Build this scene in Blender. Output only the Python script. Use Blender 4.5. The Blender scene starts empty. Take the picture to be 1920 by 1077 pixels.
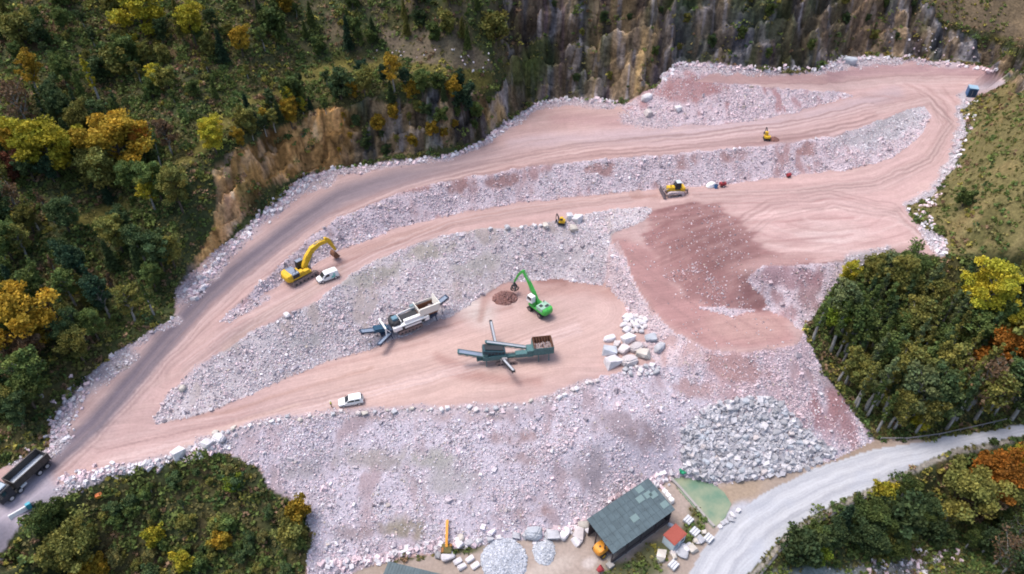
import bpy, bmesh, math, random
import numpy as np
from mathutils import Vector, Matrix, Euler
from mathutils.geometry import delaunay_2d_cdt

random.seed(7)
RNG = np.random.default_rng(11)
PI = math.pi
scene = bpy.context.scene
COL = scene.collection

# ------------------------------------------------------------------ camera
CAM_H = 95.0
PITCH = math.radians(40.0)
FPX = 1280.0                       # focal length in pixels of a 1920 wide frame
cam_data = bpy.data.cameras.new('camera')
cam = bpy.data.objects.new('camera', cam_data)
COL.objects.link(cam)
cam.location = (0, 0, CAM_H)
cam.rotation_euler = (math.radians(90) - PITCH, 0, 0)
cam_data.sensor_width = 36.0
cam_data.lens = 36.0 * FPX / 1920.0
cam_data.clip_start = 0.5
cam_data.clip_end = 3000
scene.camera = cam

# ------------------------------------------------------------------ sky and light (overcast daylight)
world = bpy.data.worlds.new('World')
scene.world = world
world.use_nodes = True
wn = world.node_tree
wn.nodes.clear()
w_out = wn.nodes.new('ShaderNodeOutputWorld')
w_bg = wn.nodes.new('ShaderNodeBackground')
w_sky = wn.nodes.new('ShaderNodeTexSky')
w_sky.sky_type = 'NISHITA'
w_sky.sun_disc = False
SUN_EL, SUN_AZ = math.radians(68), math.radians(-70)     # azimuth measured from +Y towards +X
w_sky.sun_elevation = SUN_EL
w_sky.sun_rotation = SUN_AZ
w_sky.air_density = 1.0
w_sky.dust_density = 4.0
w_sky.ozone_density = 0.6
w_bg.inputs['Strength'].default_value = 0.15
wn.links.new(w_sky.outputs[0], w_bg.inputs['Color'])
wn.links.new(w_bg.outputs[0], w_out.inputs['Surface'])

sun_d = bpy.data.lights.new('sun', 'SUN')
sun_d.energy = 1.5
sun_d.angle = math.radians(24)
sun_d.color = (1.0, 0.955, 0.93)
sun = bpy.data.objects.new('sun', sun_d)
COL.objects.link(sun)
sdir = Vector((math.sin(SUN_AZ) * math.cos(SUN_EL), math.cos(SUN_AZ) * math.cos(SUN_EL), math.sin(SUN_EL)))
sun.rotation_euler = sdir.to_track_quat('Z', 'Y').to_euler()
sun.location = (0, 60, 150)

scene.view_settings.view_transform = 'Standard'
scene.view_settings.look = 'None'
scene.view_settings.exposure = 0.80
scene.view_settings.gamma = 1.0
scene.view_settings.use_curve_mapping = False
scene.render.engine = 'CYCLES'
scene.cycles.max_bounces = 5
scene.cycles.diffuse_bounces = 3
scene.cycles.filter_width = 1.9
scene.cycles.use_denoising = True

# ------------------------------------------------------------------ projection helpers
ST, CT = math.sin(PITCH), math.cos(PITCH)

def unproj(px, py, z):
    """world point at height z seen at photo pixel (px, py) (1920 x 1077)"""
    u = (px - 960.0) / FPX
    v = (538.5 - py) / FPX
    dx, dy, dz = u, CT + v * ST, -ST + v * CT
    t = (z - CAM_H) / dz
    return (dx * t, dy * t, z)

def project(x, y, z):
    """numpy: photo pixels of world points"""
    zz = z - CAM_H
    d = y * CT - zz * ST
    up = y * ST + zz * CT
    d = np.maximum(d, 1.0)
    return 960.0 + FPX * x / d, 538.5 - FPX * up / d

# ------------------------------------------------------------------ noise (numpy)
def _hash(ix, iy, seed):
    h = (ix.astype(np.int64) * 374761393 + iy.astype(np.int64) * 668265263 + seed * 1442695041) & 0xFFFFFFFF
    h = ((h ^ (h >> 13)) * 1274126177) & 0xFFFFFFFF
    h = (h ^ (h >> 16)) & 0xFFFFFFFF
    return h.astype(np.float64) / 4294967295.0

def vnoise(x, y, seed=0):
    x0 = np.floor(x); y0 = np.floor(y)
    fx = x - x0; fy = y - y0
    fx = fx * fx * (3 - 2 * fx); fy = fy * fy * (3 - 2 * fy)
    a = _hash(x0, y0, seed); b = _hash(x0 + 1, y0, seed)
    c = _hash(x0, y0 + 1, seed); d = _hash(x0 + 1, y0 + 1, seed)
    return (a * (1 - fx) + b * fx) * (1 - fy) + (c * (1 - fx) + d * fx) * fy

def fbm(x, y, seed=0, octv=4, gain=0.5):
    s = 0.0; a = 1.0; t = 0.0
    for i in range(octv):
        s = s + a * (vnoise(x * 2 ** i + 17.3 * i, y * 2 ** i - 9.1 * i, seed + i) * 2 - 1)
        t += a; a *= gain
    return s / t            # about -1..1

def sstep(a, b, x):
    t = np.clip((x - a) / (b - a), 0, 1)
    return t * t * (3 - 2 * t)

def srgb(r, g, b, k=1.0):
    f = lambda c: (c / 255.0 / 12.92) if c / 255.0 <= 0.04045 else ((c / 255.0 + 0.055) / 1.055) ** 2.4
    return np.array([f(r) * k, f(g) * k, f(b) * k])

K = 0.62
def A(r, g, b): return srgb(r, g, b, K)

def in_poly(px, py, poly):
    inside = np.zeros(px.shape, bool)
    n = len(poly)
    j = n - 1
    for i in range(n):
        xi, yi = poly[i]; xj, yj = poly[j]
        if yi != yj:
            c = ((yi > py) != (yj > py)) & (px < (xj - xi) * (py - yi) / (yj - yi) + xi)
            inside ^= c
        j = i
    return inside

def line_dist(px, py, line):
    """distance to a polyline and position along it 0..1"""
    best = np.full(px.shape, 1e9); along = np.zeros(px.shape)
    n = len(line) - 1
    for i in range(n):
        ax, ay = line[i]; bx, by = line[i + 1]
        vx, vy = bx - ax, by - ay
        t = np.clip(((px - ax) * vx + (py - ay) * vy) / (vx * vx + vy * vy + 1e-9), 0, 1)
        d = np.hypot(px - ax - t * vx, py - ay - t * vy)
        m = d < best
        best[m] = d[m]; along[m] = ((i + t) / n)[m]
    return best, along

# ------------------------------------------------------------------ survey breaklines: photo pixel + height in metres
L = []
def bl(*pts): L.append(pts)
# haul road (upper level), hill side edge
HILL_EDGE = [(-60,905,2.6),(20,868,2.4),(95,835,2.3),(108,780,2.6),(150,718,3.4),(230,655,4.8),(328,592,6.6),(332,545,8),(380,490,9.3),
   (470,420,10.8),(540,362,11.8),(580,327,12.6),(640,315,12.9),(700,305,13.1),(760,300,13.3),(850,290,13.5),(900,265,13.8),
   (960,225,14.2),(1010,192,14.6),(1070,184,14.8),(1130,190,14.8),(1170,195,15),(1215,172,18),(1240,150,20.5),(1270,120,23.5),
   (1330,116,23.5),(1400,128,22),(1480,138,20.8),(1540,130,20.4),(1570,112,20),(1650,102,19.5),(1700,111,19),(1800,117,18.3),
   (1860,128,17.6),(1890,156,17)]
L.append(HILL_EDGE)
bl((-60,950,2.2),(0,905,2.3),(80,850,2.3),(160,760,2.7),(250,680,4),(345,590,6.4),(440,475,9.4),(530,405,11),(620,350,12.3),(700,328,12.9),(850,305,13.3),(940,262,13.8))
# crest of the face under the haul road
C3 = [(412,602,8.0),(440,578,8.6),(470,550,9.4),(520,503,10.6),(575,452,11.6),(640,407,12.3),(750,362,13.2),(850,338,13.6),(1000,311,14),
   (1200,293,14.2),(1300,286,14.4),(1440,272,14.7),(1560,256,15.2),(1650,226,15.6),(1700,207,15.4),(1735,200,15)]
L.append(C3)
T3 = [(415,606,7.9),(450,585,8.0),(500,548,8.0),(560,512,8.0),(640,467,8.0),(750,426,8.1),(850,401,8.2),(1000,376,8.3),(1150,363,8.6),
   (1240,353,8.8),(1340,346,9.0),(1480,331,9.4),(1600,316,10.3),(1670,296,11.3),(1705,272,12.5),(1732,245,13.6),(1744,217,14.6)]
L.append(T3)
# centre line of haul road + hairpin
bl((100,850,2.3),(200,750,2.9),(320,630,5.6),(430,500,9),(550,410,11.4),(700,345,13),(900,300,13.7),(1100,260,14.3),(1300,258,14.6),(1500,240,15),(1650,205,15.6),(1770,185,15.2),(1790,240,13.5),(1745,300,11.6),(1660,335,10.1))
bl((1560,180,16.6),(1650,160,16.6),(1750,150,16.4),(1810,160,16))
# rubble face above the haul road on the right
bl((1170,218,14.9),(1210,233,14.6),(1300,234,14.7),(1400,227,15),(1500,206,15.5),(1600,182,16.4))
bl((1190,180,17),(1235,165,19.5),(1270,140,22.3),(1330,142,22),(1400,158,20),(1480,166,18.8),(1560,172,17.5),(1605,178,16.6))
# terrace crest (face above the machine platform)
C2 = [(288,782,2.0),(340,720,4),(400,669,5.4),(470,624,6.5),(540,589,7.3),(600,561,7.7),(650,522,7.8),(700,491,7.8),(760,466,7.8),(830,441,7.8),
   (900,431,7.8),(1000,424,7.8),(1050,413,7.9),(1100,402,8.1),(1160,392,8.4),(1225,388,8.7)]
L.append(C2)
T2 = [(292,795,1.8),(350,783,1.4),(400,771,1.1),(450,748,.9),(520,717,.6),(600,682,.3),(690,655,.1),(770,625,0),(850,590,0),(900,560,0),(940,533,.1),(1000,524,.1),
   (1060,524,.1),(1130,532,.1),(1160,556,.1),(1195,590,.1),(1235,640,.1)]
L.append(T2)
# terrace surface
bl((300,745,2.8),(360,680,5),(430,625,7.2),(520,575,7.8),(600,530,7.9),(700,465,8),(830,420,8),(1000,400,8.1),(1150,380,8.5))
# plateau
bl((1300,380,9),(1400,375,9.2),(1520,360,9.5),(1640,370,9.5),(1700,340,10))
bl((1350,425,8.9),(1450,440,8.8),(1560,430,9),(1660,430,9.2),(1740,460,9.2))
CP = [(1228,396,8.6),(1290,440,8.2),(1350,478,8.1),(1400,503,8),(1480,500,8),(1560,492,8),(1610,478,8.2),(1680,462,8.8),(1775,482,9.2)]
L.append(CP)
bl((1150,430,7.6),(1195,425,7.6),(1222,402,8.4))
bl((1205,440,6.6),(1235,500,4.5),(1290,560,3),(1370,585,2.2),(1450,578,2.0),(1490,592,1.8))
bl((1150,455,6.4),(1190,520,4.8),(1240,585,3),(1300,620,2.2),(1400,625,2.0),(1490,620,1.8))
bl((1140,462,6.2),(1165,515,4.0),(1205,570,2.2),(1250,625,1.4),(1300,652,1.2))
# southern rim of the platform
C0 = [(-60,1015,1.8),(50,945,1.9),(110,912,1.9),(200,880,1.8),(330,850,1.5),(380,828,1.3),(430,806,1),(520,790,.6),(620,778,.2),(750,767,0),(850,768,0),(960,764,0),
   (1060,742,0),(1130,705,0),(1240,676,.3),(1330,662,1),(1400,662,1.4),(1495,645,1.6)]
L.append(C0)
bl((400,790,1.1),(520,765,.5),(650,735,.1),(800,700,0),(950,690,0),(1090,650,0))
bl((150,850,2.2),(280,815,1.8),(240,760,2.8))
# right edge of the rubble slope
bl((1507,618,1.5),(1515,650,.6),(1545,702,-3.2),(1592,765,-7.6),(1642,822,-11.3))
# lower slope: soft middle berm
bl((640,880,-5.0),(800,880,-5.2),(950,870,-4.6),(1100,830,-4),(1250,780,-4),(1400,760,-4.6),(1500,760,-5.4))
TB = [(1642,824,-11.5),(1560,862,-11.8),(1450,893,-12),(1330,908,-12),(1260,894,-12),(1190,925,-12),(1110,985,-12),(1000,1006,-12),(900,1022,-12),
   (820,1037,-12),(760,1038,-12),(720,1052,-12.2),(650,1080,-12.6),(560,1120,-13)]
L.append(TB)
# yard
bl((760,1077,-12.4),(900,1060,-12.3),(1050,1050,-12.3),(1150,1070,-12.4),(1240,1060,-12.5))
bl((600,1180,-13),(900,1180,-13),(1200,1180,-13))
# valley road, both edges
bl((1240,1130,-13),(1292,1077,-12.8),(1330,1012,-12.6),(1420,932,-12.3),(1530,877,-12),(1640,842,-11.7),(1740,827,-11.3),(1880,802,-10.8),(2000,780,-10.3))
bl((1350,1130,-13),(1402,1077,-12.8),(1482,992,-12.6),(1562,946,-12.3),(1650,908,-12),(1720,872,-11.6),(1790,842,-11.2),(1890,820,-10.9),(2000,800,-10.4))
bl((1372,1130,-13.2),(1420,1077,-13),(1497,1000,-12.9),(1575,956,-12.6),(1660,918,-12.3),(1735,880,-12),(1810,850,-11.7),(2000,812,-11))
# woods below the valley road down to the creek
bl((1470,1077,-15.5),(1560,1010,-16),(1680,950,-16.5),(1800,900,-16),(2000,860,-15))
bl((1560,1077,-19),(1700,1015,-20.5),(1850,980,-20.5),(2000,960,-20))
bl((1640,1110,-21),(1760,1060,-21.5),(1900,1030,-21.5),(2050,1000,-21))
bl((1700,1200,-19),(2000,1150,-17))
# woods right of the rubble slope
bl((1660,822,-11.9),(1740,812,-11.7),(1880,788,-11.2))
bl((1530,640,-1.5),(1580,700,-6),(1640,770,-10))
bl((1660,640,-5),(1700,720,-8),(1900,720,-8),(2050,700,-6))
bl((1640,520,4),(1750,560,2),(1900,560,3),(2050,560,5))
# grassy hill on the right
bl((1775,484,9.2),(1772,445,9.2),(1722,418,9.3),(1700,388,9.6),(1750,368,10.2),(1792,310,11.6),(1815,250,13.6),(1808,208,14.8),(1830,182,15.6),(1890,158,17))
bl((1790,480,9.6),(1850,470,12),(1920,470,14),(2050,470,19))
bl((1780,400,12),(1850,380,17),(1920,360,21),(2050,330,28))
bl((1850,270,18.5),(1920,250,25),(2020,220,33))
bl((1870,200,18.5),(1920,170,23.5),(2000,130,31))
bl((1910,120,25),(1925,60,30))
# hillside and cliffs: from the toe upwards, each step seen at photo row py with the given slope
def climb(px, py, z, *steps):
    out = [(px, py, z)]
    x, y, _ = unproj(px, py, z); D = math.hypot(x, y)
    for (qy, sl) in steps:
        ax, ay, _ = unproj(px, qy, 0.0); k = CAM_H / math.hypot(ax, ay)      # drop of the sight line per metre
        e = (CAM_H - k * D - z) / (sl + k)
        z = z + sl * e; D = D + e; out.append((px, qy, z))
    L.append(out)
climb(-60, 905, 2.6, (760,.3), (600,.4), (450,.45), (300,.5), (150,.5), (0,.45), (-60,.4))
climb(20, 868, 2.5, (750,.35), (600,.4), (450,.45), (300,.5), (150,.5), (0,.45), (-60,.4))
climb(100, 808, 2.5, (700,.4), (560,.5), (440,.45), (300,.5), (150,.5), (0,.45), (-60,.4))
climb(200, 682, 4.1, (600,.45), (500,.5), (412,.55), (385,.15), (250,.55), (120,.5), (0,.45), (-60,.4))
climb(280, 624, 5.8, (520,.5), (420,.6), (360,.8), (330,.12), (220,.6), (100,.5), (0,.45), (-60,.4))
climb(340, 540, 8.1, (470,.9), (400,1.0), (310,1.0), (285,.12), (180,.6), (80,.5), (0,.5), (-60,.4))
climb(400, 476, 9.6, (400,1.6), (330,1.0), (255,.9), (225,.12), (120,.55), (60,.5), (0,.5), (-60,.4))
climb(470, 420, 10.8, (330,1.7), (270,1.2), (205,.8), (175,.12), (90,.6), (0,.6), (-60,.5))
climb(540, 362, 11.8, (290,1.9), (240,1.8), (165,.5), (140,.12), (60,.7), (0,.7), (-60,.6))
climb(600, 323, 12.7, (250,2.1), (205,2.0), (150,.4), (128,.12), (50,.8), (0,.8), (-60,.7))
climb(680, 309, 13.0, (230,2.4), (180,2.4), (145,.3), (120,.12), (50,.8), (0,1), (-60,.8))
climb(760, 300, 13.3, (220,2.6), (165,2.6), (120,.15), (50,.8), (0,1), (-60,.8))
climb(850, 290, 13.5, (220,2.6), (160,2.6), (128,.25), (50,1.1), (0,1.2), (-60,1))
climb(920, 252, 13.9, (190,2.6), (140,1.8), (50,1.6), (0,1.6), (-60,1.3))
climb(980, 211, 14.4, (120,2.4), (0,2.2), (-60,1.8))
for q, toe, z in [(1040,188,14.7),(1100,188,14.8),(1160,193,14.9),(1215,172,18),(1270,120,23.5),(1340,117,23.3),(1410,129,21.9),(1480,138,20.8),(1550,124,20.2),(1610,107,19.7),(1670,105,19.3)]:
    climb(q, toe, z, (toe - 60, 2.5), (0, 2.4), (-60, 1.8))
climb(1740, 113, 18.7, (60,1.6), (0,1.4), (-60,1.2))
climb(1800, 117, 18.3, (60,1.3), (0,1.1), (-60,1))
climb(1860, 128, 17.6, (70,1.2), (0,1.0), (-60,.9))
# vegetated spur bottom left
bl((60,960,1),(120,930,1.2),(200,898,1.2),(300,873,1),(372,846,.8),(430,850,-.5),(482,872,-2),(505,918,-4.5),(568,952,-6.8),(585,1000,-8.8),(575,1050,-11))
bl((90,1000,-2.5),(200,960,-3),(330,940,-4),(440,960,-6))
bl((60,1077,-6),(200,1060,-9),(350,1050,-10),(480,1060,-11.5))
bl((-40,1150,.2),(0,1077,.8),(40,1030,1.2),(60,990,1.2))
bl((100,1180,-12),(300,1180,-13),(450,1150,-13.2))

pts = []
for line in L:
    for i in range(len(line) - 1):
        a = np.array(unproj(*line[i])); b = np.array(unproj(*line[i + 1]))
        n = max(1, int(np.hypot(*(b - a)[:2]) / 1.6))
        for k in range(n): pts.append(a + (b - a) * k / n)
    pts.append(np.array(unproj(*line[-1])))
# country outside the frame (world metres)
for x, y, z in [(-260,40,2),(-200,60,8),(-180,100,22),(-190,150,36),(-200,200,52),(-160,230,60),(-80,230,62),(0,230,66),(80,235,64),(150,235,56),
                (200,215,50),(200,170,42),(190,130,30),(180,100,16),(170,80,0),(170,55,-12),(150,40,-20),(100,30,-20),(60,10,-18),(0,20,-14),(-60,20,-13.5),(-100,30,-6),(-120,45,0),
                (-520,-200,0),(0,-200,-10),(520,-200,10),(-520,200,60),(520,200,70),(-520,650,150),(0,650,170),(520,650,150),(-300,320,90),(0,320,92),(300,320,90)]:
    pts.append(np.array((x, y, z), float))
P = np.array(pts)
key = np.unique(np.round(P[:, :2] / 0.7).astype(int), axis=0, return_index=True)[1]
P = P[np.sort(key)]
tri = delaunay_2d_cdt([Vector((p[0], p[1])) for p in P], [], [], 0, 1e-5)
TV = tri[0]; TF = tri[2]; TO = tri[3]
TZ = np.array([P[o[0]][2] if len(o) else 0 for o in TO]); TX = np.array([v.x for v in TV]); TY = np.array([v.y for v in TV])

def axis(lo, hi, step, far_lo, far_hi):
    core = np.arange(lo, hi + 1e-6, step)
    out_hi = []; v = hi; s = step
    while v < far_hi: s *= 1.22; v += s; out_hi.append(v)
    out_lo = []; v = lo; s = step
    while v > far_lo: s *= 1.22; v -= s; out_lo.append(v)
    return np.array(out_lo[::-1] + list(core) + out_hi)
GX = axis(-134, 146, 0.4, -480, 480)
GY = axis(42, 212, 0.4, -160, 600)
NX, NY = len(GX), len(GY)
Z = np.full((NY, NX), np.nan)
for f in TF:
    a, b, c = f[:3]
    xs = TX[[a, b, c]]; ys = TY[[a, b, c]]; zs = TZ[[a, b, c]]
    i0 = np.searchsorted(GX, xs.min() - 1e-6); i1 = np.searchsorted(GX, xs.max() + 1e-6)
    j0 = np.searchsorted(GY, ys.min() - 1e-6); j1 = np.searchsorted(GY, ys.max() + 1e-6)
    if i1 <= i0 or j1 <= j0: continue
    xx, yy = np.meshgrid(GX[i0:i1], GY[j0:j1])
    det = (ys[1] - ys[2]) * (xs[0] - xs[2]) + (xs[2] - xs[1]) * (ys[0] - ys[2])
    if abs(det) < 1e-9: continue
    l0 = ((ys[1] - ys[2]) * (xx - xs[2]) + (xs[2] - xs[1]) * (yy - ys[2])) / det
    l1 = ((ys[2] - ys[0]) * (xx - xs[2]) + (xs[0] - xs[2]) * (yy - ys[2])) / det
    l2 = 1 - l0 - l1
    m = (l0 > -1e-4) & (l1 > -1e-4) & (l2 > -1e-4)
    sub = Z[j0:j1, i0:i1]
    sub[m] = (l0 * zs[0] + l1 * zs[1] + l2 * zs[2])[m]
Z = np.where(np.isnan(Z), 20.0, Z)
def blur(a, n):
    for _ in range(n):
        b = a.copy()
        b[1:-1, 1:-1] = (a[1:-1, 1:-1] * 4 + a[:-2, 1:-1] * 2 + a[2:, 1:-1] * 2 + a[1:-1, :-2] * 2 + a[1:-1, 2:] * 2 +
                         a[:-2, :-2] + a[2:, 2:] + a[:-2, 2:] + a[2:, :-2]) / 16
        a = b
    return a
Z = blur(Z, 3)
XX, YY = np.meshgrid(GX, GY)
BASEZ = Z.copy()

def height(x, y, zz=None):
    """bilinear terrain height at world x, y (scalars or arrays)"""
    zz = Z if zz is None else zz
    x = np.asarray(x, float); y = np.asarray(y, float)
    i = np.clip(np.searchsorted(GX, x) - 1, 0, NX - 2); j = np.clip(np.searchsorted(GY, y) - 1, 0, NY - 2)
    fx = np.clip((x - GX[i]) / (GX[i + 1] - GX[i]), 0, 1); fy = np.clip((y - GY[j]) / (GY[j + 1] - GY[j]), 0, 1)
    return (zz[j, i] * (1 - fx) + zz[j, i + 1] * fx) * (1 - fy) + (zz[j + 1, i] * (1 - fx) + zz[j + 1, i + 1] * fx) * fy

def hit(px, py, lift=0.0):
    """ground point under photo pixel; lift: height above ground that should be seen there"""
    u = (px - 960.0) / FPX; v = (538.5 - py) / FPX
    d = np.array([u, CT + v * ST, -ST + v * CT])
    t = np.arange(60, 320, 0.25)
    gz = height(d[0] * t, d[1] * t) + lift
    rz = CAM_H + d[2] * t
    k = np.argmax(rz < gz)
    if k == 0: k = len(t) - 1
    a, b = t[k - 1], t[k]
    for _ in range(12):
        m = (a + b) / 2
        if CAM_H + d[2] * m < float(height(d[0] * m, d[1] * m)) + lift: b = m
        else: a = m
    x, y = d[0] * b, d[1] * b
    return x, y, float(height(x, y))
# ------------------------------------------------------------------ ground cover zones, drawn over the surveyed outlines
PXG, PYG = project(XX, YY, Z)
CORE = (XX > -134) & (XX < 146) & (YY > 42) & (YY < 212)
n1 = fbm(XX / 3.2, YY / 3.2, 3, 3); n2 = fbm(XX / 3.2, YY / 3.2, 33, 3)
WX = PXG + n1 * 9; WY = PYG + n2 * 6
nbig = fbm(XX / 22, YY / 22, 5, 4)
nmid = fbm(XX / 7, YY / 7, 9, 4)
nsml = fbm(XX / 1.6, YY / 1.6, 21, 3)
gy, gx = np.gradient(Z, GY, GX)
SLOPE = np.hypot(gx, gy)

ALB = np.empty(Z.shape + (3,)); ALB[:] = A(80, 88, 58)
ROCK = np.zeros(Z.shape)          # how densely loose stone covers the ground
VEG = np.ones(Z.shape)            # low growth
ROUGH = np.full(Z.shape, 0.35)    # relief added to the survey
PINK = np.zeros(Z.shape)          # how pink the loose stone is
ZONE = np.zeros(Z.shape, int)     # 0 hillside 1 cliff 2 quarry 3 valley road 4 yard 5 rubble
def mixc(mask, col, w=1.0):
    m = (np.asarray(mask, float) * w)[..., None]
    ALB[:] = ALB * (1 - m) + np.asarray(col) * m
def blob(cx, cy, rx, ry, rot=0.0, soft=0.5, warp=1.0):
    x = PXG + n1 * 9 * warp - cx; y = PYG + n2 * 6 * warp - cy
    c, s = math.cos(rot), math.sin(rot)
    r = np.hypot((x * c + y * s) / rx, (-x * s + y * c) / ry)
    return 1 - sstep(1 - soft, 1 + soft * 0.6, r)
def stroke(line, w, soft=0.5, warp=1.0):
    xs = [p[0] for p in line]; ys = [p[1] for p in line]
    m = (PXG > min(xs) - 3 * w - 20) & (PXG < max(xs) + 3 * w + 20) & (PYG > min(ys) - 3 * w - 20) & (PYG < max(ys) + 3 * w + 20)
    out = np.zeros(Z.shape)
    d, _ = line_dist((PXG + n1 * 9 * warp)[m], (PYG + n2 * 6 * warp)[m], line)
    out[m] = 1 - sstep(w * (1 - soft), w * (1 + soft), d)
    return out
def P2(line): return [(p[0], p[1]) for p in line]

# hillside tints
mixc(sstep(-.1, .5, nmid), A(98, 92, 60)); mixc(sstep(.2, .7, n1), A(108, 88, 68), .5); mixc(sstep(.15, .6, -nmid), A(60, 68, 44), .8)
mixc(blob(280, 60, 260, 110), A(96, 92, 66), .7); mixc(blob(370, 90, 60, 40), A(120, 86, 66), .6); mixc(blob(90, 60, 60, 40), A(110, 78, 62), .6)
for ln, w in [([(160,412),(230,380),(290,340),(350,290),(410,238),(470,190),(560,148),(640,128)], 13), ([(640,118),(760,118),(860,136),(905,160)], 15)]:
    s = stroke(ln, w, .7); mixc(s, A(124, 116, 62), .85); VEG *= 1 - .75 * s
s = blob(250, 590, 70, 110, .5); mixc(s, A(84, 92, 56), .8); VEG *= 1 - .5 * s
# meadow on the right
R_MEADOW = [(1700,388),(1750,368),(1795,310),(1818,250),(1810,205),(1890,160),(1925,150),(2300,0),(2300,600),(1925,475),(1780,480),(1770,430)]
m = in_poly(WX, WY, R_MEADOW)
mixc(m, A(128, 120, 80)); mixc(m * sstep(.1, .5, nmid), A(148, 130, 90), .7); mixc(m * sstep(.0, .45, -n2), A(92, 92, 56), .7)
streak = fbm((XX + YY * .8) / 9, (YY - XX * .8) / 1.6, 61, 4)
mixc(m * sstep(.1, .5, streak), A(150, 138, 96), .6)
VEG = np.where(m, .35, VEG)
m = in_poly(WX, WY, [(1640,-60),(2200,-60),(2100,60),(1925,80),(1840,60),(1760,30),(1700,20)])
mixc(m, A(126, 110, 88)); mixc(m * sstep(-.1, .4, nsml + nmid), A(104, 92, 78), .6); VEG = np.where(m, .35, VEG)
# scree at the right end of the cliff
# cliffs: bare steep rock
CLIFF = [(560,330),(500,352),(430,440),(340,560),(335,540),(400,430),(400,300),(460,262),(520,236),(600,205),(680,190),(760,176),(860,168),(900,180),(925,190),(960,120),(930,60),(950,-60),
         (1700,-80),(1760,40),(1880,80),(1925,110),(1925,170),(1885,158),(1850,122),(1700,105),(1560,112),(1480,134),(1270,116),(1205,190),(1000,192),(900,262),(700,302)]
cl = in_poly(WX, WY, CLIFF) | ((YY > 196) & (SLOPE > .8) & (XX > -40) & (XX < 120))
cl2 = in_poly(WX, WY, [(430,-60),(980,-60),(980,110),(880,135),(720,112),(600,112),(500,60)]) & (SLOPE > .55)
cl_soft = np.clip(cl * sstep(.55, .95, SLOPE + .25 * n1), 0, 1)
rib = fbm(XX / 2.6 + n1 * .5, YY / 30, 71, 4); rib2 = fbm(XX / 7.0, YY / 40, 75, 3)
g_sl, g_br, g_gr, g_tan, g_pu = A(88, 88, 94), A(112, 98, 82), A(74, 82, 48), A(160, 136, 104), A(104, 88, 100)
cc = np.empty(ALB.shape); cc[:] = g_br
def mc(mask, col, w=1.0):
    mm = (mask * w)[..., None]; cc[:] = cc * (1 - mm) + col * mm
mc(sstep(-.05, .35, rib), g_sl); mc(sstep(.15, .5, -rib), g_pu, .8); mc(sstep(.3, .6, vnoise(XX / 4, YY / 9, 81) * .7 + .3 * n1), g_gr, .75)
mc(sstep(.42, .62, vnoise(XX / 3.1 + 50, YY / 25, 85) + .25 * n2) * (1 - sstep(.5, .8, vnoise(XX / 14, YY / 14, 87))), g_tan, .8)
mc(sstep(.75, .85, vnoise(XX / 1.4, YY / 3, 91)), A(165, 160, 165), .55)
mm = np.clip(blob(540, 290, 130, 90) + blob(610, 230, 70, 40) + blob(380, 440, 60, 60), 0, 1)
mc(mm, A(158, 134, 98), .75); mc(mm * sstep(.0, .3, n1), A(112, 94, 66), .7)
for a in [((925,195),(945,240)), ((905,190),(925,235)), ((1210,60),(1195,170)), ((1235,40),(1225,100))]:
    mc(stroke(a, 7, .6), A(180, 150, 104), .8)
for cx, cy in [(1285,-10), (1010,100), (1430,30), (985,150)]: mc(blob(cx, cy, 40, 45), A(62, 76, 36), .8)
mixc(cl_soft, 0); ALB[:] += cc * cl_soft[..., None]
c2 = cl2 * .75 * sstep(-.3, .4, n1 + nmid); mixc(c2, A(116, 102, 84)); mixc(cl2 * sstep(.1, .5, n2), A(84, 84, 56), .6)
VEG = np.where(cl_soft > .5, .04 + .45 * sstep(.15, .45, fbm(XX / 7, YY / 7, 601, 3)), VEG); VEG = np.where(cl2, .5, VEG)
m = in_poly(WX, WY, [(700,60),(860,50),(930,140),(840,130),(760,110)]); mixc(m, A(128, 114, 98), .7); VEG = np.where(m, .2, VEG)

# ---- quarry
Q = P2(HILL_EDGE) + [(1832,182),(1806,208),(1814,250),(1790,310),(1750,368),(1698,386),(1720,420),(1770,446),(1776,482),(1700,478),(1620,492),(1560,540),(1528,590),(1506,620),
    (1545,702),(1592,765),(1642,824),(1560,862),(1450,893),(1330,908),(1260,896),(1190,925),(1110,985),(1000,1006),(900,1022),(820,1037),(720,1052),(640,1085),(600,1140),(560,1140),(578,1050),(585,1000),(568,952),(505,918),
    (482,872),(430,852),(372,846),(300,873),(200,898),(120,932),(62,962),(20,1010),(-40,1130),(-60,1130)]
qm = in_poly(PXG + n1 * 4, PYG + n2 * 3, Q)
mixc(qm, A(214, 182, 176))
VEG = np.where(qm, 0, VEG); ZONE = np.where(qm, 2, ZONE); ROUGH = np.where(qm, .05, ROUGH)
mixc(qm * sstep(-.2, .6, nmid), A(208, 172, 164), .5)
# platform and right-hand plateau are paler
mixc(qm * blob(850, 690, 330, 80, -.15), A(226, 194, 181), .8); mixc(qm * blob(1050, 600, 160, 60), A(222, 192, 182), .7)
mixc(qm * blob(1560, 400, 240, 70), A(222, 187, 182), .9); mixc(qm * blob(1560, 440, 70, 25), A(236, 212, 206), .8)
mixc(qm * blob(1700, 250, 200, 120, .5), A(218, 186, 182), .7)
mixc(qm * blob(1350, 250, 260, 40), A(212, 184, 182), .8)
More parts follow.
